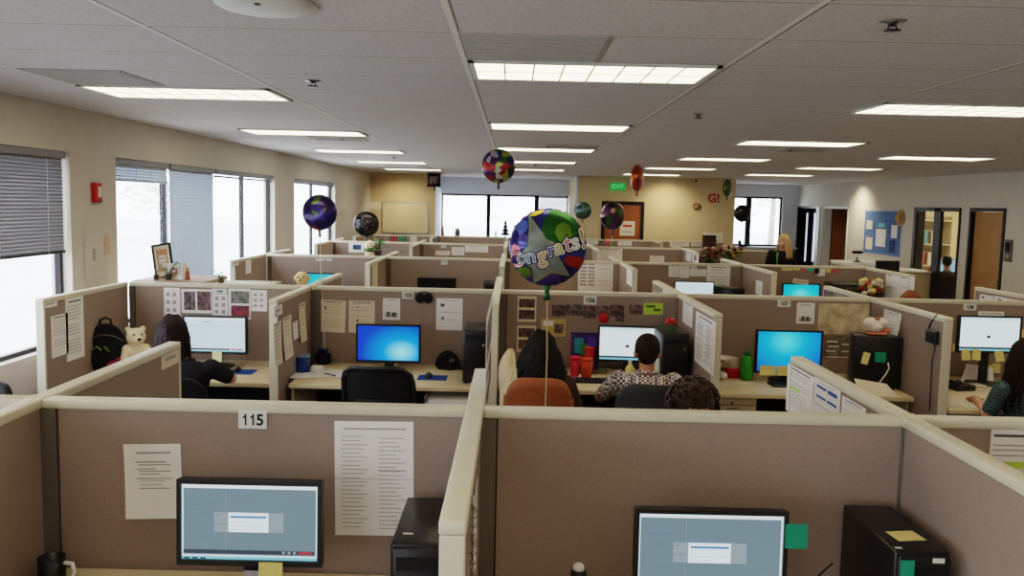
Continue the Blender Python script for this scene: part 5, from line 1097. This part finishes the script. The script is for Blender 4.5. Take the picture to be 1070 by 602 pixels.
# auburn
person('person whose auburn hair shows over the partition beyond sign 108', (3.68,7.98,0), R_(180), M_SKIN, M_NAVY, M_JEANS, ('long',M_AUBURN,dict(L=.2,n=100,wave=.01,spread=.06,seed=14)), sc=1.02, vox=.013, slump=-.02)
task_chair('office chair of the auburn-haired person beyond sign 108', 3.68, 8.02, R_(180), M_SEAT, 'pad', .30, .44)
task_chair('dark chair back at the far left behind the front row', -2.78, 4.05, R_(160), M_SEAT, 'pad', .5, .46, bz=.60)
# cream fleece over the spine side, by the long-haired woman
p = Vector((.0,5.86,0)); t = thing('coat','cream fleece coat bunched at the left of the long-haired woman','coat',(-.01,5.62,.80)); k = MB(); k.cap((0,-.02,-.31),(0,0,.1),.05,.06); k.ell((0,0,.14),(.07,.10,.16)).ell((.02,-.05,.0),(.065,.09,.14)).ell((.0,.06,.02),(.05,.08,.13)).ell((.01,0,.27),(.04,.06,.05)).cap((.03,-.08,.18),(.045,-.14,-.06),.04,.03)
k.build('coat_body', M_CREAMC, t, remesh=.010, smooth_it=3); MB().tube([(.03,-.06,.30),(.05,-.13,.14),(.06,-.12,-.1)],.010,6).build('coat_hem', M_CREAMC, t)

# ------------------------------------------------------------------ balloons
def foil_y(x, z, R, thick):
    r = min(1, math.hypot(x,z)/R); return -thick*math.sqrt(max(0,1-r**2.4))
def balloon(label, c, R, m, yaw=0, thick=.42, ribbon=None, ribbon_m=None, tail_m=None, scallop=26):
    t = thing('foil_balloon', label, 'balloon', c, yaw); th = R*thick; mb = MB(); nr, na = 14, 78
    for s in (-1,1):
        vs = [(0,s*th,0)]; fs = []
        for j in range(1,nr+1):
            q = math.sin(j/nr*math.pi/2)
            for i in range(na):
                a = 2*math.pi*i/na; wr = 1-.028*(q**6)*(.5+.5*math.cos(a*scallop)); rr = R*q*wr
                y = s*(th*math.sqrt(max(0,1-q**2.4))+R*.022*(q**3)*(1-q**8)*math.cos(a*scallop))
                vs.append((rr*math.cos(a), y if j < nr else 0, rr*math.sin(a)))
        for i in range(na): fs.append((0,1+i,1+(i+1)%na) if s > 0 else (0,1+(i+1)%na,1+i))
        for j in range(nr-1):
            for i in range(na):
                a=1+j*na; f=(a+i,a+na+i,a+na+(i+1)%na,a+(i+1)%na); fs.append(f if s > 0 else f[::-1])
        mb.add(vs,fs,0,True)
    mb.build('foil', m, t)
    MB().tube([(0,0,-R*.96),(0,0,-R*1.08),(.0,0,-R*1.20),(.003,0,-R*1.34)],[R*.13,R*.065,R*.075,R*.11],10).build('tail', tail_m or m, t)
    if ribbon: MB().tube([Vector(q) for q in ribbon],.0035,6).build('ribbon', ribbon_m or M_PAPERW, t)
    return t, R, th
F_MULTI = foil_material('purple party foil',[(60,40,130),(44,40,120),(150,60,80),(50,30,90),(90,120,60),(60,44,130),(130,100,60),(50,30,90)],14,2)
F_CONG = foil_material('congrats foil',[(50,38,128),(44,50,140),(60,34,110),(40,58,150),(84,44,140)],6,5)
F_BLACK = foil_material('black dotted foil',[(20,18,20),(26,22,26),(30,26,28),(22,20,22),(26,24,26),(120,108,104)],60,3)
F_RAIN = foil_material('rainbow foil',[(180,50,50),(60,120,50),(190,190,80),(50,60,150),(240,235,230),(90,50,110),(60,80,40),(225,215,200)],15,7)
F_TEAL = foil_material('dull teal foil',[(70,110,110),(90,120,100),(120,90,80),(60,90,110)],6,1)
F_PARTY = foil_material('mixed party foil',[(60,60,70),(80,120,60),(110,60,120),(140,140,150),(40,40,60),(120,80,60)],9,9)
F_OR = foil_material('orange foil',[(190,70,30),(210,100,40),(150,50,30),(200,80,60)],8,4)
F_GRN = foil_material('green foil',[(60,110,60),(40,90,50),(100,130,70),(50,80,60)],8,6)
F_BLK = foil_material('plain black foil',[(18,18,20),(24,24,26),(22,20,24)],6,8)
# congratulations balloon
RC = .198; cc = at(572.5,258.5,4.32)
t, R, th = balloon('large congrats balloon with a star, floating at middle', cc, RC, F_CONG, R_(4), .42, [(.003,0,-RC*1.3),(.006,.0,-.38),(.01,0,-.55),(.008,0,-.9),(.004,0,-cc.z+.01)], mat('gold ribbon',(226,200,150),.5), mat('green foil tail',(60,100,60),.3,.6))
def project(shape, lift, mats, name, par, sub=0):
    bm = bmesh.new()
    for vs, f in shape: bm.faces.new([bm.verts.new((v[0],0,v[1])) for v in vs])
    for _ in range(sub): bmesh.ops.subdivide_edges(bm, edges=bm.edges[:], cuts=1, use_grid_fill=True)
    for v in bm.verts:
        r = math.hypot(v.co.x,v.co.z)
        if r > R*.965: v.co.x *= R*.965/r; v.co.z *= R*.965/r
        v.co.y = foil_y(v.co.x,v.co.z,R,th)-lift-.004*min(1,r/R)
    mb = MB().bm_in(bm,0,True); return mb.build(name, mats, par)
def foilprint(n, c): return mat(n, c, .3, .55, var=.25, scale=14)
def blob(cx, cz, rx, rz_, rot=0, n=18, irr=.12, seed=1):
    rnd = random.Random(seed); pts=[]
    for i in range(n):
        a=2*math.pi*i/n; q=1+rnd.uniform(-irr,irr); x=rx*q*math.cos(a); z=rz_*q*math.sin(a); pts.append((cx+x*math.cos(rot)-z*math.sin(rot), cz+x*math.sin(rot)+z*math.cos(rot)))
    return [([(cx,cz),pts[i],pts[(i+1)%n]],0) for i in range(n)]
u = R/40.5
def px(x, y): return ((x-572.5)*u, (258.5-y)*u)
project(blob(*px(583,238),18*u,20*u,0,seed=2), .0012, foilprint('green print foil',(36,88,36)), 'green_splash', t, 2)
project(blob(*px(586,242),9*u,10*u,0,seed=7), .0020, foilprint('lime print foil',(104,140,48)), 'lime_splash', t, 2)
project(blob(*px(600,272),13*u,6*u,-.25,seed=3), .0012, foilprint('red print foil',(160,46,34)), 'red_splash', t, 2)
project(blob(*px(548,284),7*u,6*u,0,seed=4), .0012, foilprint('olive print foil',(110,140,50)), 'olive_splash', t, 2)
project(blob(*px(560,222),9*u,3.4*u,.5,seed=5), .0012, foilprint('gold print foil',(160,140,50)), 'gold_splash', t, 2)
project(blob(*px(539,262),4*u,7*u,.2,seed=6), .0012, foilprint('rose print foil',(200,110,120)), 'rose_splash', t, 2)
project(blob(*px(545,238),5*u,8*u,-.3,seed=8), .0012, foilprint('sky print foil',(90,110,200)), 'sky_splash', t, 2)
def star(k, dx=0, dz=0):
    P = [px(x,y) for x,y in [(553,229),(568.5,251),(582,256),(577,262),(592,285),(574,282),(558.5,293),(556.5,278),(541,270),(552,258)]]
    cx = sum(p[0] for p in P)/10; cz = sum(p[1] for p in P)/10; P = [(cx+(x-cx)*k+dx,cz+(z-cz)*k+dz) for x,z in P]
    return [([(cx+dx,cz+dz),P[i],P[(i+1)%10]],0) for i in range(10)]
project(star(1.14), .0026, foilprint('star edge foil',(60,130,130)), 'star_edge', t, 3)
project(star(1.06), .0034, foilprint('star rim foil',(190,150,80)), 'star_rim', t, 3)
project(star(1.0), .0042, foilprint('silver star foil',(128,138,140)), 'star', t, 3)
lm = [foilprint('letter %d'%i, c) for i,c in enumerate([(206,120,124),(120,150,180),(110,160,196),(200,170,90),(70,70,160),(190,190,110),(190,120,130),(210,210,214),(150,150,90)])]
mo = mat('letter outline foil',(238,236,240),.4,.3); md_ = mat('letter shadow foil',(40,28,60),.4,.3)
xs = [(537.5,272,13),(544.5,268.5,11),(553.5,267.5,12),(564.5,266,13.5),(573.5,260.5,12),(581.5,257.5,13.5),(590.5,254,14),(598.5,252,14),(606.5,249.5,17)]
for ch,(lx,lz,sz),m_ in zip('Congrats!',xs,lm):
    for k,(off,lift,mm,nm) in enumerate([(.115,.0052,md_,'letter_shadow'),(.05,.0064,mo,'letter_outline'),(.0,.0076,m_,'letter')]):
        vs,fs = text_mesh(ch, sz*u*1.7, off=off*sz*u*1.3, ext=0); cx,cz = px(lx,lz); mb = MB(); V=[]
        a = R_(12)
        for v in vs:
            x = cx+v.x*math.cos(a)-v.y*math.sin(a); z = cz+v.x*math.sin(a)+v.y*math.cos(a); r = math.hypot(x,z)
            if r > R*.97: x *= R*.97/r; z *= R*.97/r
            V.append((x, foil_y(x,z,R,th)-lift-.004*min(1,math.hypot(x,z)/R), z))
        mb.add(V,fs).build(nm, mm, t)
c0 = at(334,222,6.75); wz = WEIGHT-c0; t,_,_ = balloon('purple party balloon floating before the third window', c0, .142, F_MULTI, R_(-8), .5, [(.003,0,-.19),(.01,-.01,-.4),(wz.x*.6,wz.y*.6,-.8),(wz.x,wz.y,wz.z)], mat('cream ribbon',(236,226,204),.5))
c0 = at(383,234,12.7); balloon('black dotted balloon in front of the far left tan wall', c0, .19, F_BLACK, R_(6), .5, [(.003,0,-.25),(.0,0,-.5),(.01,0,-c0.z+.01)])
c0 = at(521,173.5,9.5); balloon('rainbow balloon floating up against the ceiling', c0, .188, F_RAIN, R_(5), .45, [(.003,0,-.25),(.03,0,-.31),(.05,0,-.36),(.048,0,-.40)])
c0 = at(609,220,16.55); balloon('dull teal balloon left of the far brown door', c0, .17, F_TEAL, R_(-10), .5, [(.003,0,-.23),(0,0,-.6),(0,0,-c0.z+.01)])
c0 = at(640,225.5,12.9); balloon('patterned party balloon in front of the far brown door', c0, .215, F_PARTY, R_(35), .55, [(.003,0,-.26),(0,0,-.5),(0,0,-c0.z+.01)])
c0 = at(666,186,12.6); balloon('orange balloon seen edge-on near the ceiling', c0, .195, F_OR, R_(66), .42, [(0,0,-.26),(.02,0,-.34)])
c0 = at(760,196.5,18.6); balloon('green balloon seen edge-on near the ceiling at the tan wall corner', c0, .19, F_GRN, R_(62), .45)
c0 = at(775.5,223,18.4); balloon('plain black balloon in front of the far right window', c0, .185, F_BLK, R_(10), .5, [(.003,0,-.25),(.03,0,-.34),(.02,0,-.40)], M_INK)
# square dark balloon by the far left wall
c0 = at(453.5,188,18.9); t = thing('foil_balloon','square dark balloon hanging near the ceiling at the far window','balloon',c0); mb = MB(); vs=[]; fs=[]; n=14
for s in (-1,1):
    o_ = len(vs)
    for j in range(n+1):
        for i in range(n+1):
            a=i/n*2-1; b=j/n*2-1; vs.append((a*.15*(1-.06*(1-b*b)), s*.07*math.sqrt(max(0,(1-a**4)*(1-b**4))), b*.16*(1-.06*(1-a*a))))
    for j in range(n):
        for i in range(n): q=o_+j*(n+1)+i; f=(q,q+1,q+n+2,q+n+1); fs.append(f if s<0 else f[::-1])
mb.add(vs,fs,0,True); mb.build('foil', foil_material('dark brown foil',[(40,30,30),(60,40,36),(30,26,28),(90,50,44),(50,40,50)],11,12), t); MB().tube([(.02,0,-.15),(.02,0,-.19),(.025,0,-.23)],[.02,.01,.02],8).build('tail', M_MATTE, t)

# ------------------------------------------------------------------ third row and beyond
p = at(315.5,291,10.35); t = thing('plush_toy','blond plush toy head beside the aqua monitor at left','plush toy',(p.x,10.35,DH)); k = MB(); k.ell((0,0,.10),(.07,.06,.10)).ell((0,0,p.z-DH),(.085,.08,.085)).ell((0,-.07,p.z-DH-.02),(.04,.03,.03)).ell((-.085,0,p.z-DH),(.02,.02,.03)).ell((.085,0,p.z-DH),(.02,.02,.03)).cap((0,0,.15),(0,0,p.z-DH-.05),.06,.06); k.build('plush_body', mat('blond plush',(216,184,130),.95,bump=.4,scale=80), t, remesh=.012, smooth_it=2); MB().ell((0,-.1,p.z-DH-.012),(.012,.008,.01)).ell((-.03,-.078,p.z-DH+.02),(.009,.006,.009)).ell((.03,-.078,p.z-DH+.02),(.009,.006,.009)).build('plush_face', M_MATTE, t)
def rowpaper(Y, boxes):
    for bx, lb, *r in boxes: pin(Y, bx, lb, r[0] if r else doc(sum(map(int,bx)),9), base=r[1] if len(r) > 1 else None)
blank_sign(Y3,(330,267.3,338.5,272.8),'tiny white sign on the left third-row partition, left one of two'); blank_sign(Y3,(340.5,267.5,346.5,272.6),'tiny white tag on the left third-row partition, right one of two'); blank_sign(Y3,(461,271.5,467.5,276.5),'tiny white sign on the third-row partition above the dark monitor'); blank_sign(Y3,(722,277.6,728,281),'tiny white sign above the white monitor of the third row'); blank_sign(Y4,(461,255.5,466,259),'tiny white sign on the fourth-row partition left of spine')
rowpaper(Y3,[((604.5,272.5,622.5,305),'left page of the pair of printed lists right of the congrats balloon',[(.1+.45*(k%2),.86-.11*(k//2),.45+.45*(k%2),.92-.11*(k//2),M_INK) for k in range(14)]),((623.5,272.5,640,305),'right page of the pair of printed lists right of the congrats balloon',doc(77,6)),
 ((699,277.5,709,289.5),'first cream page pinned over the white third-row monitor'),((710,277.5,720,290.5),'second cream page pinned over the white third-row monitor'),((721,281,738,289),'third cream page pinned over the white third-row monitor'),((739,277.5,762,308),'large cream sheet right of the white third-row monitor')])
pinx(-1.63,1,(389,275.5),(394.5,299),'curled cream page on the wing left of the dark monitor',doc(81,6),base=M_PAPERW); pinx(-3.15,1,(256.5,270),(262.5,285),'pale strip on the third-row window-side wing',doc(82,3)); pinx(-3.15,1,(242,273),(249.5,277),'thin name tag on the third-row window-side wing',[(.2,.4,.8,.6,M_INK)],cat='name tag',name='name_tag'); pinx(1.38,-1,(655,278),(660,300),'white strip on the third-row wing right of the printed lists',doc(83,3))
pinx(2.95,-1,(790,292.5),(796,309),'small white board leaning at the end of the third-row wing')
pinx(1.38,-1,(692.5,301),(702,318),'cream page on the wing before the white monitor',doc(84,5))
MC = [M_YEL,M_YEL,M_PINK,mat('turquoise flag',(80,180,180),.7),mat('dark flag',(60,50,56),.7),M_PAPER,M_YEL,mat('salmon flag',(214,100,90),.7)]
for q,(bx,nm) in enumerate([((817,277.5,828,283),'yellow, first on the left'),((829,277.5,836,282.5),'yellow, second'),((837,278,842,284),'pink'),((843,278,851,283.5),'turquoise'),((851.5,278,856,286),'dark'),((854.5,279,862,288.5),'large white'),((863,279,868,285),'small yellow'),((870,279,877,285),'salmon, rightmost')]): pin(Y3,bx,'small paper flag on the right third-row partition, %s' % nm,(),name='paper_flag',cat='flag',base=MC[q],group='paper flags over the aqua monitor')
tumbler(786,306,'cream cup right of the white third-row monitor',M_PAPERW,.13,.05,Y=10.45); tumbler(815,301,'red cup left of the aqua monitor at the right',M_RED,.2,.045,Y=10.45)
c0 = at(910,300,10.2); pot_plant('bouquet of mixed flowers in a vase in the third row at the right', c0.x, 10.24, DH+.19, 1.6, 36, 21, None, 'flowers', M_MATTE, [M_YEL, M_RED, M_PAPERW, mat('orange blossom',(220,130,50),.6)])
t = thing('storage_box','dark box under the bouquet in the third row','box',(c0.x,10.24,DH)); MB().box(-.2,.2,-.13,.13,0,.17,0,.006).build('box_body',M_MATTE,t); MB().box(-.205,.205,-.135,.135,.17,.1895,0,.004).build('box_lid',M_BLACK,t)
c0 = at(884,297,10.6); t = thing('printer','black printer left of the bouquet in the third row','printer',(c0.x+.05,10.66,DH)); MB().box(-.24,.24,-.17,.17,0,.44,0,.015,seg=2).build('printer_body',M_BLACK,t); MB().box(-.12,.12,-.21,-.17,.03,.045,0,.004).build('output_tray',M_MATTE,t); MB().box(-.1,.1,-.172,-.168,.36,.40).build('control_panel',M_POST,t)
c0 = at(943,275,11.9); t = thing('monitor','small dark screen above the end partition with two sheets','monitor',(4.75,11.6,DH)); zt = at(928,272.5,11.6).z; xs_ = at(928,276,11.6).x; t.location.x = xs_; MB().box(-.16,.16,0,.04,zt-DH-.28,zt-DH,0,.006).build('bezel',M_BLACK,t); MB().box(-.15,.15,-.002,0,zt-DH-.27,zt-DH-.015).build('screen',mat('dark screen'),t); MB().box(-.03,.03,.04,.06,0,zt-DH-.1).box(-.12,.12,-.05,.13,0,.012).build('stand',M_BLACK,t)
t = thing('desk','desk beyond the third row near the blue notice board','desk',(4.95,11.7,0)); MB().box(-.42,.9,-.5,.35,DH-.03,DH).build('worktop',M_DESK,t); MB().box(-.42,-.39,-.45,.3,0,DH-.031).box(.87,.9,-.45,.3,0,DH-.031).build('end_panel',M_PED,t)
pinx(4.5,-1,(926,284.5),(939,318),'left white sheet on the end partition below the blue notice board',[(.1,.9,.4,.93,M_INKD),(.2,.5,.8,.52,M_INK)]); pinx(4.5,-1,(941,287),(954,316),'right white sheet on the end partition below the blue notice board',[(.1,.88,.4,.92,M_INKD),(.2,.5,.8,.52,M_INK)])
pinx(4.5,-1,(1024,307),(1036.5,330),'left white sheet on the wing at the right edge beyond 108',[(.15,.8,.35,.9,M_INKD)]); pinx(4.5,-1,(1039,309),(1064,335),'right white sheet on the wing at the right edge beyond 108',[(.15,.8,.3,.88,M_INKD),(.1,.5,.6,.53,M_INK)])
for q,(px_,c_) in enumerate([(861,(150,90,150)),(868,(90,140,90)),(877,(200,200,190)),(886,(90,80,110))]): pinx(2.95,-1,(px_-2.6,301+ (px_-857)*.28),(px_+2.6,312+(px_-857)*.28),'small colour picture on the wing beside the aqua monitor, %s from the end' % ['first','second','third','fourth'][q],(),name='photo_print',cat='photo',base=mat('mini photo %d'%q,c_,.6,kind='voronoi',rgb2=(60,50,60),scale=40),group='small pictures on the right wing')
# fourth row
o = pin(Y4,(364.5,252,381.5,264),'white sheet with a blue picture in the fourth row at left',[(.25,.25,.75,.7,mat('blue photo',(70,100,150),.6,kind='voronoi',rgb2=(40,50,70),scale=10))],name='photo_sheet')
c0 = at(386,259,14.5); t = thing('plush_toy','small white plush with green scarf in the fourth row','plush toy',(c0.x,14.5,DH)); k=MB(); zz=c0.z-DH; k.ell((0,0,zz*.5),(.1,.09,zz*.5)).ell((0,0,zz+.04),(.09,.085,.09)); k.build('plush_body', M_BEAR, t, remesh=.015, smooth_it=2); MB().lathe([(.085,zz-.06),(.1,zz-.03),(.085,zz)],n=16).build('scarf', M_LEAF, t)
c0 = at(395,258,14.6); pot_plant('leafy plant right of the white plush in the fourth row', c0.x, 14.6, c0.z-.16, 1.6, 30, 31); t = thing('storage_box','box under the leafy plant in the fourth row','box',(c0.x,14.6,DH)); MB().box(-.12,.12,-.12,.12,0,c0.z-.161-DH,0,.006).build('box_body',M_POST,t)
rowpaper(Y4,[((455,262,470,267),'slanted cream sheet in the fourth row, lowest of three'),((472,258,485,267),'cream sheet in the fourth row, middle of three'),((486,255,510,264),'wide cream sheet in the fourth row, right one of three'),((628,260,650,274),'cream sheet on the fourth-row partition right of balloon'),((679,267,694,274),'small white card on the fourth-row partition')])
pinx(2.95,-1,(717,262),(722,274),'white sheet on the fourth-row wing near the tan wall',doc(91,4)); pinx(2.95,-1,(723.5,264),(729.5,275),'sheet with a dark figure on the fourth-row wing',[(.3,.2,.7,.8,M_INKD)])
for q,(px_,py_,sd,fm,lb) in enumerate([(742,266,41,[mat('dusky pink',(170,100,110),.7),mat('dusky cream',(180,160,140),.7),mat('dusky red',(120,46,54),.7)],'pink flower bunch in the fourth row, left of two'),(763,265,42,[mat('dusky gold',(160,130,70),.7),mat('dusky red'),mat('dusky cream')],'mixed flower bunch in the fourth row, right of two')]):
    c0 = at(px_,py_,14.55); z = c0.z-.26; pot_plant(lb, c0.x, 14.55, z, 1.9, 34, sd, None, 'flowers', M_MATTE, fm); t = thing('storage_box','dark box under the %s' % lb.split(',')[0]+(' at left' if q == 0 else ' at right'),'box',(c0.x,14.55,DH)); MB().box(-.15,.15,-.13,.13,0,z-DH-.001,0,.006).build('box_body',M_MATTE,t)
for i in range(5):
    dk(i,4,'beige desk in the fourth row, %s' % bayn[i])
# fifth row: cards and boxes on the partitions
rowpaper(Y5,[((646,251,660,257),'cream card on the farthest partition right of the balloon'),((700,253,720,258),'cream sheet on the farthest row near the tan wall'),((722,253,738,258),'second cream sheet on the farthest row near the tan wall'),((612,249,625,257),'cream sheet on the farthest row left of the brown door')])
c0 = at(634,253,17.9); pot_plant('small red-pink plant below the brown door in the farthest row', c0.x, 17.9, DH+.25, 1.9, 26, 51, None,'plant',M_POST,[M_PINK]); t = thing('storage_box','box under the red-pink plant in the farthest row','box',(c0.x,17.9,DH)); MB().box(-.15,.15,-.13,.13,0,.249,0,.006).build('box_body',M_POST,t)
c0 = at(741,252,18.0); t = thing('storage_box','dark brown box in the farthest row below the cream wall sheet','box',(c0.x,18.0,DH)); zt=at(741,246,18.0).z; MB().box(-.12,.12,-.1,.1,0,zt-DH-.04,0,.006).build('box_body',M_BROWNC,t); MB().box(-.125,.125,-.105,.105,zt-DH-.04,zt-DH,0,.006).build('box_lid',M_MATTE,t)
for i in range(5): dk(i,5,'beige desk in the farthest row, %s' % bayn[i])
for q,(px_,py_,c_,lb) in enumerate([(411,247,(150,60,70),'maroon box on the farthest row at left'),(420,247,(70,120,80),'green box on the farthest row at left'),(432,246,(200,190,170),'cream box on the farthest row left of the window')]):
    c0 = at(px_,py_,17.6); zt = c0.z; t = thing('storage_box',lb,'box',(c0.x,17.7,DH)); m_=mat('box colour %d'%q,c_,.7); MB().box(-.07,.07,-.08,.08,0,zt-DH-.03,0,.005).build('box_body',m_,t); MB().box(-.075,.075,-.085,.085,zt-DH-.03,zt-DH,0,.005).build('box_lid',m_,t)
# far window sill: little trees and figures
struct('trim_2', MB().box(-1.88,1.40,22.35,22.6,1.16,1.20).box(-1.88,1.40,22.5,22.6,.9,1.16), M_PALE)
for q,(px_,py_,h_,lb) in enumerate([(518,243,.17,'smallest dark toy tree on the far window sill'),(528,243,.44,'tallest dark toy tree on the far window sill'),(538,243,.34,'dark toy tree right of the tallest on the far window sill')]):
    c0 = at(px_,py_,22.45); t = thing('toy_tree',lb,'ornament',(c0.x,22.45,1.201)); MB().box(-.012,.012,-.012,.012,0,.06).box(-.05,.05,-.05,.05,0,.015).build('trunk',M_BROWNC,t); k=MB(); s_=h_*.32
    for j in range(4): z=.05+(h_-.05)*j/4; k.lathe([(s_*(1-j*.22),z),(s_*.35*(1-j*.2),z+(h_-.05)*.22),(.001,z+(h_-.05)*.32)],n=12)
    k.build('branches',mat('dark toy green',(40,52,50),.8),t)
c0 = at(478,240,22.45); t = thing('vase','grey vase on the left of the far window sill','vase',(c0.x,22.45,1.201)); MB().lathe([(.06,0),(.075,.02),(.07,.12),(.05,.17),(.055,.2),(.045,.2),(.04,.03),(.001,.02)],n=20).build('vase_body',M_POST,t); MB().lathe([(.056,.19),(.06,.2),(.045,.201)],n=20).build('vase_rim',M_METAL,t)
c0 = at(460,240,21.9); t = thing('figurine','small red-brown figurine at the left end of the far window sill','figurine',(c0.x+.02,22.45,1.201)); MB().lathe([(.05,0),(.05,.02),(.03,.12),(.04,.15),(.02,.19),(.001,.2)],n=14).build('figurine_body',mat('red brown glaze'),t); MB().ell((0,0,.22),(.035,.035,.04)).build('figurine_head',mat('tan glaze'),t)
struct('trim_3', MB().box(5.0,7.58,22.95,23.2,1.03,1.07), M_PALE)
c0 = at(774,256,23.05); t = thing('desk_lamp','dark object on the sill of the far right window','ornament',(c0.x+.05,23.07,1.071)); MB().box(-.12,.12,-.08,.08,0,.05,0,.01).build('ornament_base',M_MATTE,t); MB().box(-.12,-.04,-.05,.05,.05,.16,0,.015).build('ornament_block',M_BLACK,t)
t.name = 'window_ornament'
# white board ledge at far right, with black object
c0 = atx(893,263,7.3); t = thing('side_table','white counter along the right wall beyond the third row','counter',(7.2,16.9,0)); zt = 1.02; MB().box(-.38,.37,-1.4,1.6,zt-.03,zt,0,.005).build('worktop',M_WHITE,t); MB().box(-.34,.36,-1.36,1.56,0,zt-.031).build('cupboard',M_PED,t)
for yy in (16.0,17.6): pass
t = thing('desk_fan','small black round object on the white counter by the right wall','ornament',(7.2,at(0,0,1).y*0+18.0,zt)); MB().lathe([(.07,0),(.07,.02),(.015,.03),(.015,.10)],n=16).build('fan_base',M_BLACK,t); MB().lathe([(.09,-.03),(.11,-.02),(.11,.02),(.09,.03)],(0,0,.2),0,None,22).build('fan_head',M_MATTE,t)
# inside the lit glass office
t = thing('desk','desk inside the lit glass office','desk',(8.65,16.6,0)); MB().box(-.85,.75,-.45,.4,DH-.03,DH).build('worktop',M_DESK,t); MB().box(-.85,-.82,-.42,.38,0,DH-.031).box(.72,.75,-.42,.38,0,DH-.031).build('end_panel',M_PED,t)
t = thing('monitor','monitor with pale blue screen inside the lit glass office','monitor',(8.46,16.78,DH),R_(-8)); MB().box(-.26,.26,0,.04,.12,.44,0,.006).build('bezel',M_BLACK,t); MB().box(-.245,.245,-.003,0,.135,.425).build('screen',glow('pale blue screen',(150,200,215),.7),t); MB().box(-.03,.03,.04,.06,0,.2).box(-.12,.12,-.04,.14,0,.012).build('stand',M_BLACK,t)
c0 = at(984,290,15.95); tumbler(0,0,'orange cup on the desk in the lit glass office',M_ORANGE,.24,.075,Y=None) if False else None
t = thing('cup','orange cup on the desk in the lit glass office','cup',(7.93,16.25,DH)); MB().lathe([(.06,0),(.065,.005),(.08,.26),(.074,.26),(.058,.01),(.001,.009)],n=22).build('cup_body',M_ORANGE,t); MB().lathe([(.083,.26),(.083,.275),(.06,.285),(.001,.285)],n=22).build('cup_lid',M_RED,t)
t = thing('bookcase','cream shelves with boxes behind the narrow glass of the office','bookcase',(8.75,18.25,0)); MB().box(-.45,.45,.2,.22,0,2.0).box(-.45,-.43,-.15,.2,0,2.0).box(.43,.45,-.15,.2,0,2.0).build('case',M_PED,t); k=MB()
for z in (.05,.5,.95,1.4,1.9): k.box(-.43,.43,-.15,.2,z,z+.02)
k.build('shelf_boards',M_PED,t)
rnd = random.Random(5)
for q,(x_,z_,c_,lb) in enumerate([(8.55,.97,(214,120,110),'salmon'),(8.85,.97,(190,190,170),'grey-cream'),(8.60,1.42,(100,140,150),'slate blue'),(8.90,1.42,(210,200,170),'cream'),(8.65,.52,(150,140,90),'olive')]):
    t = thing('storage_box','%s box on the shelves in the glass office' % lb,'box',(x_,18.25,z_)); MB().box(-.11,.11,-.12,.14,0,.24,0,.005).build('box_body',mat('shelf box %d'%q,c_,.8),t); MB().box(-.115,.115,-.125,.145,.24,.28,0,.005).build('box_lid',mat('shelf box %d'%q),t)

# ------------------------------------------------------------------ light
def area(name, loc, rot, sx, sy, e, col):
    l = bpy.data.lights.new(name,'AREA'); l.shape='RECTANGLE'; l.size=sx; l.size_y=sy; l.energy=e; l.color=col; o=bpy.data.objects.new(name,l); COL.objects.link(o); o.location=loc; o.rotation_euler=rot; return o
area('office ceiling lamp',(9.0,16.6,H-.03),(0,0,0),1.2,.6,60,(1,.86,.6))
p_ = bpy.data.lights.new('wall washer','SPOT'); p_.energy=75; p_.spot_size=R_(125); p_.spot_blend=1.0; p_.color=(1,.85,.58); p_.shadow_soft_size=.08
o = bpy.data.objects.new('wall washer',p_); COL.objects.link(o); o.location=(7.05,18.9,H-.05); o.rotation_euler=(0,R_(-25),0)
for x_,y_ in ((-2.6,19.8),(3.4,19.0)):
    q_ = p_.copy(); o = bpy.data.objects.new('wall washer',q_); COL.objects.link(o); o.location=(x_,y_-.1,H-.05); o.rotation_euler=(R_(22),0,0); q_.energy=45; q_.spot_size=R_(135)
wd = bpy.data.worlds.new('World'); SC.world = wd; wd.use_nodes = True; nt = wd.node_tree; bg = nt.nodes['Background']; 
tc = nt.nodes.new('ShaderNodeTexCoord'); n_ = nt.nodes.new('ShaderNodeTexNoise'); n_.inputs['Scale'].default_value = 3; nt.links.new(tc.outputs['Generated'],n_.inputs['Vector']); rr = nt.nodes.new('ShaderNodeValToRGB'); rr.color_ramp.elements[0].color=(.80,.88,1,1); rr.color_ramp.elements[1].color=(.93,.96,1,1); nt.links.new(n_.outputs['Fac'],rr.inputs['Fac']); nt.links.new(rr.outputs['Color'],bg.inputs['Color'])
bg.inputs['Strength'].default_value = WORLD
SC.view_settings.view_transform = VIEW; SC.view_settings.look = LOOK; SC.view_settings.exposure = EXPO; SC.view_settings.gamma = 1.0
SC.cycles.use_denoising = True; SC.cycles.max_bounces = 8; SC.cycles.diffuse_bounces = 4; SC.cycles.glossy_bounces = 3; SC.cycles.transparent_max_bounces = 12; SC.cycles.sample_clamp_indirect = 6; SC.cycles.caustics_reflective = False; SC.cycles.caustics_refractive = False
